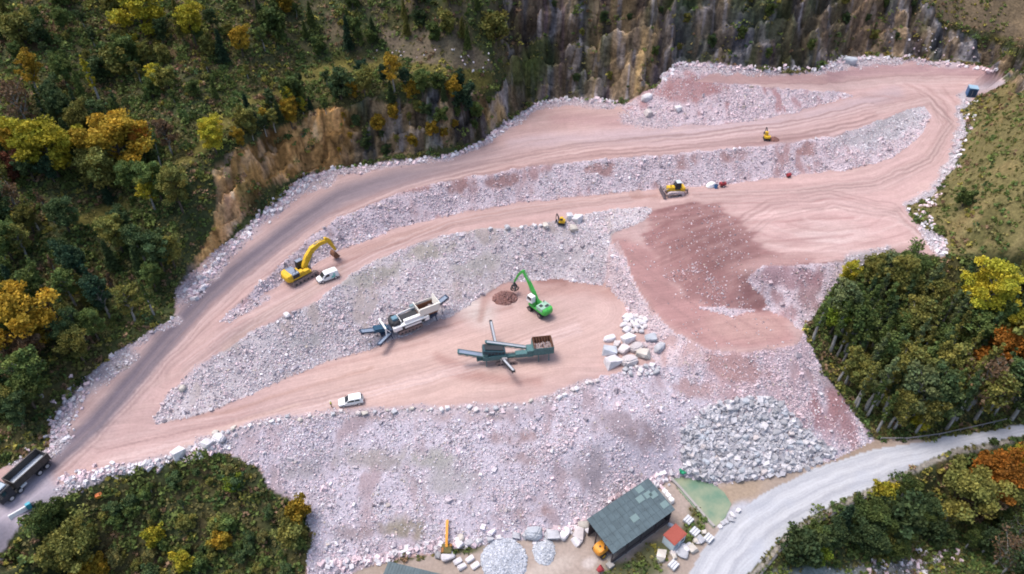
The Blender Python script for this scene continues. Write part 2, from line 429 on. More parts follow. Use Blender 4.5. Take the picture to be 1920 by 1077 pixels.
# wheel marks
def mark(line, w, col, k=.6): mixc(qm * stroke(line, w, .9, .5), col, k)
tread = fbm(XX / 12, YY / .9, 101, 3)
haul = [(30,930),(100,862),(180,793),(240,722),(310,640),(383,560),(440,512),(500,466),(570,412),(640,368),(720,342),(800,322),(900,298),(1000,276),(1120,262)]
def trail(line, w, col, k=.6, soft=.8):
    d, al = line_dist(PXG + n1 * 1.2, PYG + n2 * .8, line); mixc(qm * (1 - sstep(w * (1 - soft), w * (1 + soft), d)) * (1 - sstep(.62, 1.0, al)), col, k)
trail(haul, 30, A(186, 166, 166), .75); trail(haul, 16, A(148, 136, 144), .9); trail([(p[0] - 3, p[1] - 4) for p in haul[:11]], 7, A(126, 118, 130), .7); trail([(p[0] + 11, p[1] + 8) for p in haul[:11]], 5, A(134, 124, 132), .55)
mark([(960,262),(1100,262),(1250,250),(1400,235),(1550,210),(1680,175)], 13, A(204, 184, 188), .7)
mark([(700,312),(850,292),(960,255),(1060,232)], 7, A(190, 160, 156), .7)
mark([(1040,222),(1100,225),(1180,230)], 10, A(196, 158, 158), .6)
mark([(640,478),(760,440),(900,408),(1050,386),(1200,366)], 7, A(198, 164, 154), .8)
mark([(560,530),(700,470),(850,425),(1000,400),(1150,375),(1230,368)], 3, A(176, 138, 128), .7)
mark([(420,650),(500,590),(560,560),(640,510)], 8, A(224, 196, 180), .6)
for i in range(7):
    y0 = 375 + i * 17
    mark([(1240 + i * 14, y0 + 4), (1340 + i * 8, y0 - 10 + i), (1450, y0 - 16 + i * 2), (1600, y0 - 18)], 2.2, A(188, 146, 142) if i % 2 else A(236, 205, 198), .7)
for i in range(6):
    r = 40 + i * 26
    mark([(1560 + r * math.cos(t) * 1.5, 400 + r * math.sin(t) * .5) for t in np.linspace(.2, 2.6, 9)], 2.0, A(196, 158, 154) if i % 2 else A(238, 210, 204), .55)
for i in range(8):
    mark([(1640 + i * 18, 150 + i * 2), (1700 + i * 14, 160 + i * 6), (1740 + i * 9, 190 + i * 9), (1770 + i * 3, 240)], 1.8, A(186, 150, 146) if i % 2 else A(228, 200, 194), .5)
mark([(1380,275),(1470,262),(1550,252)], 4, A(170, 134, 132), .7)
mark([(1500,205),(1620,178),(1690,185)], 3, A(196, 162, 158), .5)
mark([(1270,138),(1360,148),(1450,150),(1560,152)], 12, A(186, 150, 148), .75)
mark([(1560,140),(1660,128),(1760,128),(1850,140)], 12, A(182, 146, 150), .75)
mark([(1820,170),(1880,158)], 9, A(186, 180, 188), .8)
mark([(850,700),(930,712),(1010,716)], 9, A(196, 156, 146), .8); mark([(820,668),(870,690),(900,700)], 8, A(194, 152, 142), .7)
mark([(760,640),(860,605),(960,575)], 2.5, A(186, 150, 140), .7); mark([(560,700),(700,668),(800,640)], 3, A(188, 152, 142), .5)
mark([(930,540),(1000,545),(1100,535),(1150,545)], 14, A(190, 150, 138), .65); mark([(1010,525),(1060,528)], 6, A(158, 116, 108), .8)
mark([(865,560),(905,590)], 22, A(224, 212, 204), .85); mark([(920,540),(900,600)], 6, A(184, 146, 134), .7)
mark([(330,845),(450,790),(560,760)], 4, A(232, 202, 186), .6)
mark([(300,790),(420,775),(560,730),(700,690)], 3, A(196, 158, 142), .5)
ggr = fbm((XX + .3 * YY) / 10, (YY - .3 * XX) / 1.1, 111, 4)
mixc(qm * sstep(.15, .6, ggr), A(200, 170, 162), .3); mixc(qm * sstep(.15, .6, -ggr), A(230, 202, 192), .3)
# pairs of wheel tracks
rt = random.Random(21)
for base_, n_, amp_ in [([(40,925),(180,800),(320,650),(450,525),(600,415),(760,350),(900,315),(1100,280),(1300,262),(1500,238),(1640,205)], 9, 22), ([(340,690),(450,610),(560,555),(700,478),(850,418),(1000,393),(1180,372)], 7, 9),
    ([(180,850),(330,815),(470,780),(620,740),(780,700),(920,660),(1080,600)], 9, 22), ([(1640,205),(1740,185),(1785,230),(1740,300),(1640,345),(1480,365),(1300,372)], 9, 14), ([(1350,470),(1450,400),(1560,380),(1680,400),(1740,450)], 8, 34),
    ([(1400,160),(1550,160),(1680,145),(1840,145)], 5, 10), ([(1170,455),(1230,530),(1310,600),(1460,615)], 5, 12)]:
    for q_ in range(n_):
        o1 = rt.uniform(-amp_, amp_); o2 = rt.uniform(-amp_, amp_); m_ = len(base_)
        ln_ = [(p[0] + .3 * (o1 + (o2 - o1) * i / m_), p[1] + (o1 + (o2 - o1) * i / m_)) for i, p in enumerate(base_)]
        dk = rt.random() < .65; c_ = A(168, 138, 134) if dk else A(232, 206, 200)
        for off_ in (0, 9):
            mark([(p[0] + off_ * .5, p[1] + off_ * .7) for p in ln_], 1.3, c_, rt.uniform(.25, .5))
trail(haul, 15, A(150, 138, 146), .85, .75); trail([(p[0] - 4, p[1] - 4) for p in haul[:12]], 5, A(124, 116, 130), .75); trail([(p[0] + 7, p[1] + 6) for p in haul[:10]], 4, A(130, 122, 134), .6)
# bulldozed brown bank and the ramp
BROWN = [(1228,392),(1300,382),(1360,400),(1410,440),(1470,478),(1560,490),(1580,530),(1520,600),(1440,578),(1370,590),(1290,570),(1225,505),(1200,440)]
def softp(poly, n, warp=2.0): return blur(in_poly(PXG + n1 * 9 * warp, PYG + n2 * 6 * warp, poly).astype(float), n) * qm
bm = softp(BROWN, 14, 3.0); bm = sstep(.2, .8, bm + .75 * fbm((XX + 1.2 * YY) / 11, (YY - .25 * XX) / 1.0, 711, 4) * (1 - np.abs(bm - .5) * 1.2)); bmh = bm > .5
mixc(bm, A(170, 128, 126)); mixc(bm * sstep(-.1, .5, nmid), A(146, 104, 104), .6); mixc(bm * sstep(.0, .35, fbm((XX + 1.2 * YY) / 14, (YY - .25 * XX) / .8, 721, 4)), A(190, 150, 146), .55); mixc(bm * sstep(.1, .5, ggr), A(194, 156, 150), .5)
mixc(qm * np.clip(blob(1340, 460, 90, 60, .5, .7), 0, 1), A(136, 98, 98), .7)
mixc(bm * sstep(0, .5, nsml), A(186, 150, 146), .35)
for i in range(16):
    t = i / 15; x0_ = 1250 + 190 * t; y0_ = 392 + 92 * t
    mark([(x0_ - 25, y0_ + 26), (x0_ + 40, y0_ - 2), (x0_ + 130, y0_ - 22 - 6 * (i % 3)), (x0_ + 230, y0_ - 30)], 3.0 + (i % 3), A(160, 122, 120) if i % 2 else A(216, 182, 176), .16)
s = qm * blob(1450, 492, 90, 16, -.15, .5); mixc(s, A(200, 164, 158), .7)
ROCK = np.maximum(ROCK, bm * (.05 + .5 * sstep(-.1, .4, n1) * np.clip(blob(1290, 525, 110, 55, .6, .6) + blob(1235, 440, 25, 50), 0, 1))); PINK = np.where(bmh, .7, PINK)
RAMP = [(1148,448),(1180,440),(1215,475),(1262,540),(1320,580),(1372,590),(1450,582),(1484,596),(1480,640),(1400,652),(1320,650),(1262,625),(1205,560)]
rm = softp(RAMP, 6, 2.0)
mixc(rm, A(196, 152, 148)); mixc(rm * blob(1400, 610, 90, 34), A(208, 172, 162), .7)
mixc(rm * sstep(.1, .5, fbm((XX + YY * .9) / 1.0, (YY - XX * .9) / 12, 117, 3)), A(176, 138, 134), .5)
ROCK = np.where(rm > .5, .015, ROCK)
# rubble faces
def rubble(poly, base, dens, pink, brown=.5, bcol=A(172, 140, 138), wx=None, wy=None, thr=.0):
    m = in_poly(PXG + n1 * 7, PYG + n2 * 4, poly) & qm
    mixc(m, base)
    b = m * sstep(thr, thr + .4, .6 * fbm(XX / 6.0, YY / 5.0, 131, 4) + .55 * fbm(XX / 1.7 + .8 * n1, YY / 7.0, 135, 3) + .25 * nsml)
    mixc(b, bcol, brown)
    return m, b
F1 = P2(C2) + [(1225,398),(1205,415),(1150,440),(1140,470)] + P2(T2[:14])[::-1]
F2 = P2(C3) + P2(T3)[::-1]
F3 = [(1165,200),(1205,180),(1235,140),(1268,120),(1330,117),(1345,135),(1300,150),(1400,160),(1480,168),(1560,172),(1604,178),(1500,208),(1400,229),(1300,235),(1205,234)]
SL = P2(C0[4:]) + [(1510,620),(1528,590),(1545,560),(1600,500),(1620,500),(1640,700),(1660,830)] + P2(TB[1:]) + [(560,1140),(578,1050),(585,1000),(568,952),(505,918),(482,872),(430,852),(380,850)]
SR = [(1300,575),(1340,588),(1372,592),(1440,575),(1400,520),(1430,498),(1500,496),(1560,492),(1620,490),(1600,540),(1540,600),(1506,622),(1480,600),(1440,580)]
BM = [(1140,462),(1160,450),(1205,560),(1262,625),(1330,655),(1400,662),(1330,680),(1240,690),(1190,640),(1225,640),(1190,590),(1150,545),(1128,520)]
for poly, base, dens, pink, br, bc, thr in [
    (F2, A(224, 208, 216), 1.0, .5, .85, A(178, 142, 142), .04),
    (F1, A(214, 204, 208), .95, .38, .7, A(184, 168, 162), .04),
    (F3, A(220, 202, 210), .9, .6, .85, A(172, 132, 134), .0),
    (SL, A(218, 208, 220), 1.0, .3, .8, A(182, 160, 164), .05),
    (SR, A(222, 206, 214), .9, .5, .8, A(168, 132, 134), .1),
    (BM, A(222, 204, 208), .8, .55, .7, A(186, 152, 148), .05)]:
    m, b = rubble(poly, base, dens, pink, br, bc, thr=thr)
    ROCK = np.where(m, dens * (1 - .93 * b), ROCK); PINK = np.where(m, np.clip(pink + .3 * nbig + .25 * b, 0, 1), PINK)
    ROUGH = np.where(m, .22, ROUGH); ZONE = np.where(m, 5, ZONE)
rub = ZONE == 5
def patch(s, col, k, rock=None, pink=None):
    global ROCK, PINK
    s = sstep(.18, .95, s * .9 + .75 * fbm(XX / 3.0, YY / 5.0, 701, 5, .65) + .15 * nsml) * sstep(0, .25, s) * rub
    mixc(s, col, k)
    if rock is not None: ROCK = ROCK * (1 - s) + rock * s
    if pink is not None: PINK = PINK * (1 - s) + pink * s
# the slope turns pink-brown towards the right edge
patch(blob(1440, 700, 170, 100, .5, .6), A(196, 160, 162), .6, None, .85); patch(blob(1560, 780, 60, 80, -.6, .6), A(176, 130, 132), .8, .25, .9)
patch(blob(1385, 690, 75, 28, .2), A(182, 146, 144), .8, .15); patch(blob(1480, 520, 75, 24, .1), A(164, 128, 134), .8, .2, .8)
for cx, cy, rx, ry, c in [(1090,880,75,45,(170,158,164)), (1160,800,60,30,(172,156,162)), (1240,820,60,30,(176,156,160)), (990,960,42,18,(172,146,146)), (960,820,40,18,(172,144,142)),
    (980,860,45,22,(170,146,146)), (745,995,55,24,(160,150,130)), (680,1000,70,24,(160,144,146)), (860,780,90,14,(188,168,170)), (700,860,90,28,(178,168,166)), (560,880,60,30,(176,168,172)),
    (820,860,70,22,(182,178,172)), (700,780,60,12,(180,158,154)), (850,900,90,34,(184,178,180)), (1300,730,50,24,(186,156,156)), (1010,1000,30,10,(166,160,160))]:
    patch(blob(cx, cy, rx, ry, 0, .9, 1.6), A(*c), .9, .1)
for cx, cy, rx, ry, c in [(820,470,120,20,(168,160,148)), (700,520,70,18,(174,168,160)), (900,500,60,22,(176,170,166)), (1060,480,60,20,(182,174,178)), (560,640,60,18,(180,176,178))]:
    patch(blob(cx, cy, rx, ry, -.3, .9, 1.6), A(*c), .8, .15)
patch(blob(1200, 175, 40, 20), A(172, 128, 128), .7, .35); patch(blob(1290, 165, 70, 28), A(170, 126, 126), .8, .25)
patch(blob(1680, 230, 90, 30, -.5), A(196, 194, 200), .8, .8, .05); patch(blob(1630, 240, 100, 22, -.4), A(178, 172, 176), .6, .4, .1)
for cx in (700, 780, 860, 940, 1120, 1290, 1380, 1520):
    patch(blob(cx, 362 - (cx - 700) * .1, 34, 14, -.2, .5, 2), A(170, 134, 132), .9, .12)
patch(blob(1030, 345, 26, 26), A(216, 208, 216), .7, 1.2)
# stone shoulders along the road edges
def shoulder(line, w, dens=.8, pink=.45, col=A(204, 190, 196)):
    global ROCK, PINK, ROUGH, ZONE
    s = stroke(line, w, .5, 1.3) * qm
    mixc(s, col, .85); ROCK = np.maximum(ROCK, s * dens); PINK = np.where(s > .3, pink, PINK); ROUGH = np.where(s > .3, .15, ROUGH)
he = P2(HILL_EDGE)
shoulder([(40,865),(98,836),(112,785),(150,730),(240,662)], 20, .9, .2, A(190, 184, 192)); shoulder([(240,655),(330,596)], 7, .8, .2)
shoulder([(345,560),(400,500),(470,430),(560,350)], 14, .7, .5); shoulder([(560,350),(610,335)], 14, .9, .3)
shoulder([(610,325),(740,308),(850,293),(905,268),(965,228),(1010,200)], 7, .9, .4); shoulder([(1010,196),(1070,188),(1165,196)], 7, .8, .5); shoulder([(1170,225),(1250,232)], 10, .7, .6)
shoulder([(1270,124),(1400,132),(1540,132),(1570,116),(1700,108),(1800,120)], 8, .8, .3); shoulder([(1560,120),(1600,112),(1680,108)], 12, .7, .1)
shoulder([(1810,185),(1812,250),(1788,312),(1750,368),(1712,388),(1740,430),(1768,470)], 13, .75, .05, A(198, 198, 206)); shoulder([(1600,485),(1660,472)], 12, .7, .1, A(204, 200, 204))
shoulder([(60,945),(190,892),(330,862),(420,830)], 13, .9, .1, A(192, 190, 196)); shoulder([(380,828),(520,790),(700,772),(980,766),(1110,718)], 9, .5, .3)
shoulder([(300,782),(330,735),(400,672)], 6, .8, .2); shoulder([(430,600),(500,560)], 5, .7, .4)
s = blob(225, 690, 16, 7); mixc(s * qm, A(170, 160, 150), .9)
# grey tarmac-like road end at bottom left
s = stroke([(70,925),(30,960),(-20,1020),(-60,1070)], 42, .4, .6) * qm; mixc(s, A(188, 182, 194), .9); ROCK *= 1 - s

# ---- valley road and yard
RD = [(1240,1130),(1292,1077),(1330,1012),(1420,932),(1530,877),(1640,842),(1740,827),(1880,802),(2010,778),(2010,802),(1890,820),(1790,842),(1720,872),(1650,908),(1562,946),(1482,992),(1402,1077),(1350,1130)]
YD = [(700,1060),(820,1040),(900,1022),(1000,1006),(1110,985),(1190,925),(1260,890),(1330,905),(1450,892),(1560,862),(1640,825),(1700,822),(1740,826),(1640,846),(1530,880),(1420,936),(1330,1016),(1290,1080),(1240,1140),(560,1140),(640,1082)]
ym = in_poly(PXG + n1 * 4, PYG + n2 * 3, YD) & ~rub
mixc(ym, A(184, 168, 158)); ZONE = np.where(ym, 4, ZONE); VEG = np.where(ym, 0, VEG); ROUGH = np.where(ym, .05, ROUGH)
mixc(ym * sstep(0, .5, nmid), A(166, 150, 136), .6); mixc(ym * blob(1380, 925, 60, 25, -.4), A(176, 156, 134), .8); mixc(ym * blob(1590, 850, 90, 16, -.3), A(168, 148, 132), .8)
mixc(ym * blob(1380, 965, 40, 22, -.5), A(196, 200, 212), .8); mixc(ym * blob(1030, 1065, 60, 18, -.3), A(206, 192, 182), .7); mixc(ym * blob(1110, 1055, 14, 12, -.6), A(224, 216, 214), .6)
gm = ym * np.clip(blob(1230, 1035, 90, 22, -.5) + blob(1300, 1000, 25, 22) + blob(1310, 965, 22, 14, .6) + blob(1190, 1070, 60, 20) + blob(850, 1030, 60, 9), 0, 1)
mixc(gm, A(84, 92, 54), .9); VEG = np.where(gm > .5, .4, VEG)
rd = in_poly(PXG + n1 * 2.5, PYG + n2 * 1.5, RD)
ZONE = np.where(rd, 3, ZONE); VEG = np.where(rd, 0, VEG); ROUGH = np.where(rd, .02, ROUGH); ROCK = np.where(rd, 0, ROCK)
mixc(rd, A(202, 204, 210))
ctr = [(1310,1110),(1347,1045),(1400,990),(1480,935),(1580,890),(1680,862),(1790,835),(1950,800)]
for off, w, c in [(-24,9,(190,192,199)), (-8,7,(214,215,220)), (9,6,(190,192,199)), (24,8,(212,213,218)), (36,5,(176,178,186))]:
    mixc(rd * stroke([(p[0] + off * .5, p[1] + off * (1 - i * .1)) for i, p in enumerate(ctr)], w, .8, 1.2), A(*c), .7)
mixc(rd * sstep(0, .6, fbm(XX / 5, YY / 5, 141, 4)), A(190, 196, 210), .35)
vs = stroke([(1382,1110),(1410,1080),(1490,996),(1570,951),(1656,913),(1728,876),(1800,846),(1900,826)], 5, .4, .6) * (~rd)
mixc(vs, A(176, 168, 158), .9); VEG = np.where(vs > .4, .05, VEG)
# creek bed stones
s = blob(1660, 1075, 110, 26, -.1); mixc(s, A(150, 150, 150), .7); VEG *= 1 - s * .8; ROCK = np.maximum(ROCK, s * .22)
s = blob(1530, 1075, 90, 12); mixc(s, A(160, 172, 172), .8); VEG *= 1 - s

# ---- relief
rel = ROUGH * (fbm(XX / 2.5, YY / 2.5, 151, 4) * 1.0 + .5 * nsml)
hillside = (ZONE == 0)
qd = blur((ZONE != 0).astype(float), 10); cliff_w = blur(cl_soft * hillside, 3) * (1 - sstep(.0, .35, qd)); hill_w = blur(hillside.astype(float), 8)
rel = rel * 1.0 + hill_w * .9 * fbm(XX / 9, YY / 9, 161, 4)
def cells(x, y, seed):
    ix = np.floor(x); iy = np.floor(y); best = np.full(x.shape, 9e9); val = np.zeros(x.shape); sec = np.full(x.shape, 9e9)
    for dx in (-1, 0, 1):
        for dy in (-1, 0, 1):
            cx = ix + dx; cy = iy + dy
            d = (x - cx - _hash(cx, cy, seed)) ** 2 + (y - cy - _hash(cx, cy, seed + 1)) ** 2
            v = _hash(cx, cy, seed + 2); m_ = d < best
            sec = np.where(m_, best, np.minimum(sec, d)); val = np.where(m_, v, val); best = np.where(m_, d, best)
    return val, np.sqrt(sec) - np.sqrt(best)
zq = BASEZ; cu = (XX - .38 * zq) / 4.6 + .5 * n1; cv = zq / 7.5 + .5 * n2 + XX * .02
c1, e1 = cells(cu, cv, 401); c2_, e2 = cells(cu * 2.6 + .4 * n2, cv * 2.3, 411)
shade = (.45 + .95 * c1) * (.7 + .6 * c2_) * (.5 + .5 * sstep(.02, .12, e1))
cm = cl_soft[..., None]; ALB = ALB * (1 - cm) + ALB * (1.35 * np.clip(shade, .3, 2.0))[..., None] * cm
lt = sstep(.86, .93, c2_) * cl_soft; mixc(lt, A(176, 168, 166), .45)
tn = cl_soft * np.clip(blob(540, 290, 120, 80) + blob(620, 230, 60, 40) + blob(385, 450, 50, 60) + blob(455, 350, 50, 60), 0, 1); ALB *= 1 + tn[..., None] * np.array((.95, .55, .1)); ALB *= 1 - (tn * .4 * sstep(.0, .4, n1))[..., None]
mixc(cl_soft * blob(1600, 60, 120, 60), A(126, 106, 92), .5); mixc(cl_soft * blob(1330, 60, 140, 60), A(92, 92, 100), .35)
ridged = 1 - 2 * np.abs(fbm(XX / 9 + .9 * n1 + .03 * YY, YY / 22, 171, 4)); ridged2 = 1 - 2 * np.abs(fbm(XX / 3.2 + .5 * n2, YY / 7, 175, 3))
strata = np.abs(((Z * .42 + .6 * n1 + 1.2 * rib2) % 1) - .5) * 2
rel += cliff_w * (1.2 * (ridged - .4) + .4 * (ridged2 - .4) + .5 * strata - 1.2 + .6 * fbm(XX / 1.3, YY / 2.2, 181, 3) + 0)
big = 1 - 2 * np.abs(fbm((XX - .3 * BASEZ) / 16 + .3 * n1, YY / 60, 621, 3))
rel += cliff_w * blur(3.6 * (c1 - .5) + 1.6 * (c2_ - .5) - 1.6 * (1 - sstep(0, .12, e1)) + 3.4 * (big - .45), 1) * (1 - .5 * (PXG < 720))
def steps(z_, h_, ph_):      # ledges and sheer faces
    q_ = z_ / h_ + ph_; f_ = np.floor(q_); r_ = q_ - f_
    return (f_ + sstep(.28, .72, r_) - ph_) * h_ - z_
cc1, _e = cells((XX - .3 * BASEZ) / 5.5 + .4 * n1, BASEZ / 60 + .3 * n2, 431); cc2, _e = cells((XX + .2 * BASEZ) / 2.3 + .3 * n2, BASEZ / 9, 441)
rel += cliff_w * (.75 * steps(BASEZ, 5.5, cc1 * 3.0) + .55 * steps(BASEZ, 2.1, cc2 * 2.0))
rel += np.where(rub, .45 * fbm(XX / 7, YY / 7, 191, 3), 0)
Z = np.where(CORE | hillside, Z + rel, Z)
gy, gx = np.gradient(Z, GY, GX)
lum = ALB.mean(-1, keepdims=True); q2 = (ZONE == 2)[..., None]
ALB = np.where(q2, (ALB * .9 + lum * .1) * np.array((.93, .90, .91)), ALB); ALB = np.clip(ALB, .012, .68)
ZONE = np.where((ZONE == 0) & (cl_soft > .45), 1, ZONE)

POND = [(1258,896),(1280,888),(1304,894),(1334,904),(1358,922),(1372,944),(1360,970),(1338,990),(1318,970),(1296,944),(1276,922)]
pm = in_poly(PXG, PYG, POND); Z = np.where(pm, -12.6, Z); Z = np.where(CORE & (PXG > 1235) & (PXG < 1385) & (PYG > 885) & (PYG < 1000) & ~pm, np.maximum(Z, -12.25), Z)
# ---- driving direction over the packed dirt: across (x) and along (y), in metres, for the tyre marks
FLOWX = (YY - .18 * XX) + 2.5 * nbig; FLOWY = XX.copy()
def wline(line): return [unproj(px, py, z)[:2] for px, py, z in line]
lines_ = [[(-40,960,2.3),(100,862,2.3),(240,722,3.5),(383,560,7.6),(500,466,10.4),(640,368,12.3),(800,322,13.5),(1000,276,14.1),(1300,254,14.6),(1500,236,15),(1640,200,15.6)],
    [(1640,200,15.6),(1720,182,15.4),(1770,200,14.9),(1785,240,13.5),(1740,300,11.6),(1650,340,10.1),(1500,352,9.5)],
    [(330,700,4),(430,620,7.2),(560,545,7.9),(700,470,8),(850,415,8.1),(1000,392,8.2),(1200,366,8.6),(1500,350,9.5)],
    [(200,810,2.3),(400,790,1.2),(560,745,.6),(800,690,0),(1000,620,0),(1100,580,0)], [(1400,158,18),(1560,160,17),(1700,150,17),(1840,150,17)],
    [(1300,1130,-13),(1347,1045,-12.8),(1400,990,-12.6),(1480,935,-12.3),(1580,890,-12),(1680,862,-11.7),(1790,835,-11.3),(1950,800,-10.6)]]
bestd = np.full(Z.shape, 1e9)
for ln in lines_:
    w_ = wline(ln); cum = 0.0
    for i in range(len(w_) - 1):
        ax, ay = w_[i]; bx, by = w_[i + 1]; vx, vy = bx - ax, by - ay; l_ = math.hypot(vx, vy)
        t = np.clip(((XX - ax) * vx + (YY - ay) * vy) / (l_ * l_), 0, 1); d = np.hypot(XX - ax - t * vx, YY - ay - t * vy)
        sgn = np.sign((XX - ax) * vy - (YY - ay) * vx); m_ = (d < bestd) & (d < 9)
        FLOWX[m_] = (d * sgn)[m_]; FLOWY[m_] = (cum + t * l_)[m_]; bestd[m_] = d[m_]; cum += l_
FLOWX = FLOWX + .35 * n1
rut = fbm(FLOWX / .75, FLOWY / 16, 501, 3); rut2 = fbm(FLOWX / 2.2, FLOWY / 30, 511, 2)
q2 = (ZONE == 2) + .2 * (ZONE == 3); ALB *= 1 + (q2 * (.08 * rut + .09 * rut2))[..., None]
spk = fbm(XX / .9, YY / .9, 521, 2) * .06; ALB *= 1 + (q2 * spk)[..., None]
Z = np.where(CORE & (ZONE == 2), Z + .05 * rut, Z)

# ------------------------------------------------------------------ material helpers
MATS = {}
def mat(name, col, rough=.6, metal=0.0, noise=.0, nscale=6.0, bump=0.0, spec=.3):
    if name in MATS: return MATS[name]
    m = bpy.data.materials.new(name); m.use_nodes = True
    nt = m.node_tree; bs = nt.nodes['Principled BSDF']
    bs.inputs['Base Color'].default_value = (*col, 1); bs.inputs['Roughness'].default_value = rough; bs.inputs['Metallic'].default_value = metal
    bs.inputs['Specular IOR Level'].default_value = spec
    tc = nt.nodes.new('ShaderNodeTexCoord'); nz = nt.nodes.new('ShaderNodeTexNoise')
    nz.inputs['Scale'].default_value = nscale; nz.inputs['Detail'].default_value = 5
    nt.links.new(tc.outputs['Object'], nz.inputs['Vector'])
    if noise > 0:
        mr = nt.nodes.new('ShaderNodeMapRange'); mr.inputs[1].default_value = .3; mr.inputs[2].default_value = .7
        mr.inputs[3].default_value = 1 - noise; mr.inputs[4].default_value = 1 + noise * .6
        nt.links.new(nz.outputs['Fac'], mr.inputs[0])
        vm = nt.nodes.new('ShaderNodeVectorMath'); vm.operation = 'SCALE'; vm.inputs[0].default_value = col
        nt.links.new(mr.outputs[0], vm.inputs['Scale']); nt.links.new(vm.outputs[0], bs.inputs['Base Color'])
    if bump > 0:
        bp = nt.nodes.new('ShaderNodeBump'); bp.inputs['Strength'].default_value = bump; bp.inputs['Distance'].default_value = .05
        nt.links.new(nz.outputs['Fac'], bp.inputs['Height']); nt.links.new(bp.outputs[0], bs.inputs['Normal'])
    MATS[name] = m
    return m

def ground_mat(name, fine, amp, bump, dist, ruts=False):
    """surface colour from the mesh's own colour layer, broken up by fine noise"""
    m = bpy.data.materials.new(name); m.use_nodes = True
    nt = m.node_tree; bs = nt.nodes['Principled BSDF']; bs.inputs['Roughness'].default_value = .95; bs.inputs['Specular IOR Level'].default_value = .1
    at = nt.nodes.new('ShaderNodeAttribute'); at.attribute_name = 'soil'
    tc = nt.nodes.new('ShaderNodeTexCoord')
    nz = nt.nodes.new('ShaderNodeTexNoise'); nz.inputs['Scale'].default_value = fine; nz.inputs['Detail'].default_value = 6; nz.inputs['Roughness'].default_value = .65
    nt.links.new(tc.outputs['Object'], nz.inputs['Vector'])
    mr = nt.nodes.new('ShaderNodeMapRange'); mr.inputs[1].default_value = .3; mr.inputs[2].default_value = .7; mr.inputs[3].default_value = 1 - amp; mr.inputs[4].default_value = 1 + amp
    nt.links.new(nz.outputs['Fac'], mr.inputs[0])
    vm = nt.nodes.new('ShaderNodeVectorMath'); vm.operation = 'SCALE'
    nt.links.new(at.outputs['Color'], vm.inputs[0]); nt.links.new(mr.outputs[0], vm.inputs['Scale']); nt.links.new(vm.outputs[0], bs.inputs['Base Color'])
    if ruts:      # fine tyre marks run along the driving direction stored in the mesh
        fl = nt.nodes.new('ShaderNodeAttribute'); fl.attribute_name = 'flow'
        mp = nt.nodes.new('ShaderNodeMapping'); mp.inputs['Scale'].default_value = (3.2, .10, 1); nt.links.new(fl.outputs['Vector'], mp.inputs['Vector'])
        n2_ = nt.nodes.new('ShaderNodeTexNoise'); n2_.inputs['Scale'].default_value = 1.0; n2_.inputs['Detail'].default_value = 4; nt.links.new(mp.outputs[0], n2_.inputs['Vector'])
        m2 = nt.nodes.new('ShaderNodeMapRange'); m2.inputs[1].default_value = .32; m2.inputs[2].default_value = .68; m2.inputs[3].default_value = .90; m2.inputs[4].default_value = 1.07; nt.links.new(n2_.outputs['Fac'], m2.inputs[0])
        v2 = nt.nodes.new('ShaderNodeVectorMath'); v2.operation = 'SCALE'; nt.links.new(vm.outputs[0], v2.inputs[0]); nt.links.new(m2.outputs[0], v2.inputs['Scale']); nt.links.new(v2.outputs[0], bs.inputs['Base Color'])
    bp = nt.nodes.new('ShaderNodeBump'); bp.inputs['Strength'].default_value = bump; bp.inputs['Distance'].default_value = dist
    nt.links.new(nz.outputs['Fac'], bp.inputs['Height']); nt.links.new(bp.outputs[0], bs.inputs['Normal'])
    return m

def tag(o, label=None, cat=None, group=None, kind=None):
    if label: o['label'] = label
    if cat: o['category'] = cat
    if group: o['group'] = group
    if kind: o['kind'] = kind
    return o

def fast_mesh(name, V, F, mats, smooth=False):
    """V (n,3), F (m,k) arrays"""
    me = bpy.data.meshes.new(name)
    V = np.ascontiguousarray(V, dtype=np.float32); F = np.ascontiguousarray(F, dtype=np.int32)
    k = F.shape[1]
    me.vertices.add(len(V)); me.vertices.foreach_set('co', V.ravel())
    me.loops.add(F.size); me.loops.foreach_set('vertex_index', F.ravel())
    me.polygons.add(len(F)); me.polygons.foreach_set('loop_start', np.arange(0, F.size, k, dtype=np.int32))
    try: me.polygons.foreach_set('loop_total', np.full(len(F), k, dtype=np.int32))
    except Exception: pass
    me.polygons.foreach_set('use_smooth', np.full(len(F), smooth, dtype=bool))
    for m in (mats if isinstance(mats, (list, tuple)) else [mats]): me.materials.append(m)
    me.update(calc_edges=True)
    return me
def set_col(me, name, C):
    at = me.color_attributes.new(name, 'FLOAT_COLOR', 'POINT')
    C4 = np.ones((len(C), 4), np.float32); C4[:, :3] = C
    at.data.foreach_set('color', C4.ravel())
def link(name, me, parent=None):
    o = bpy.data.objects.new(name, me); COL.objects.link(o)
    if parent: o.parent = parent
    return o

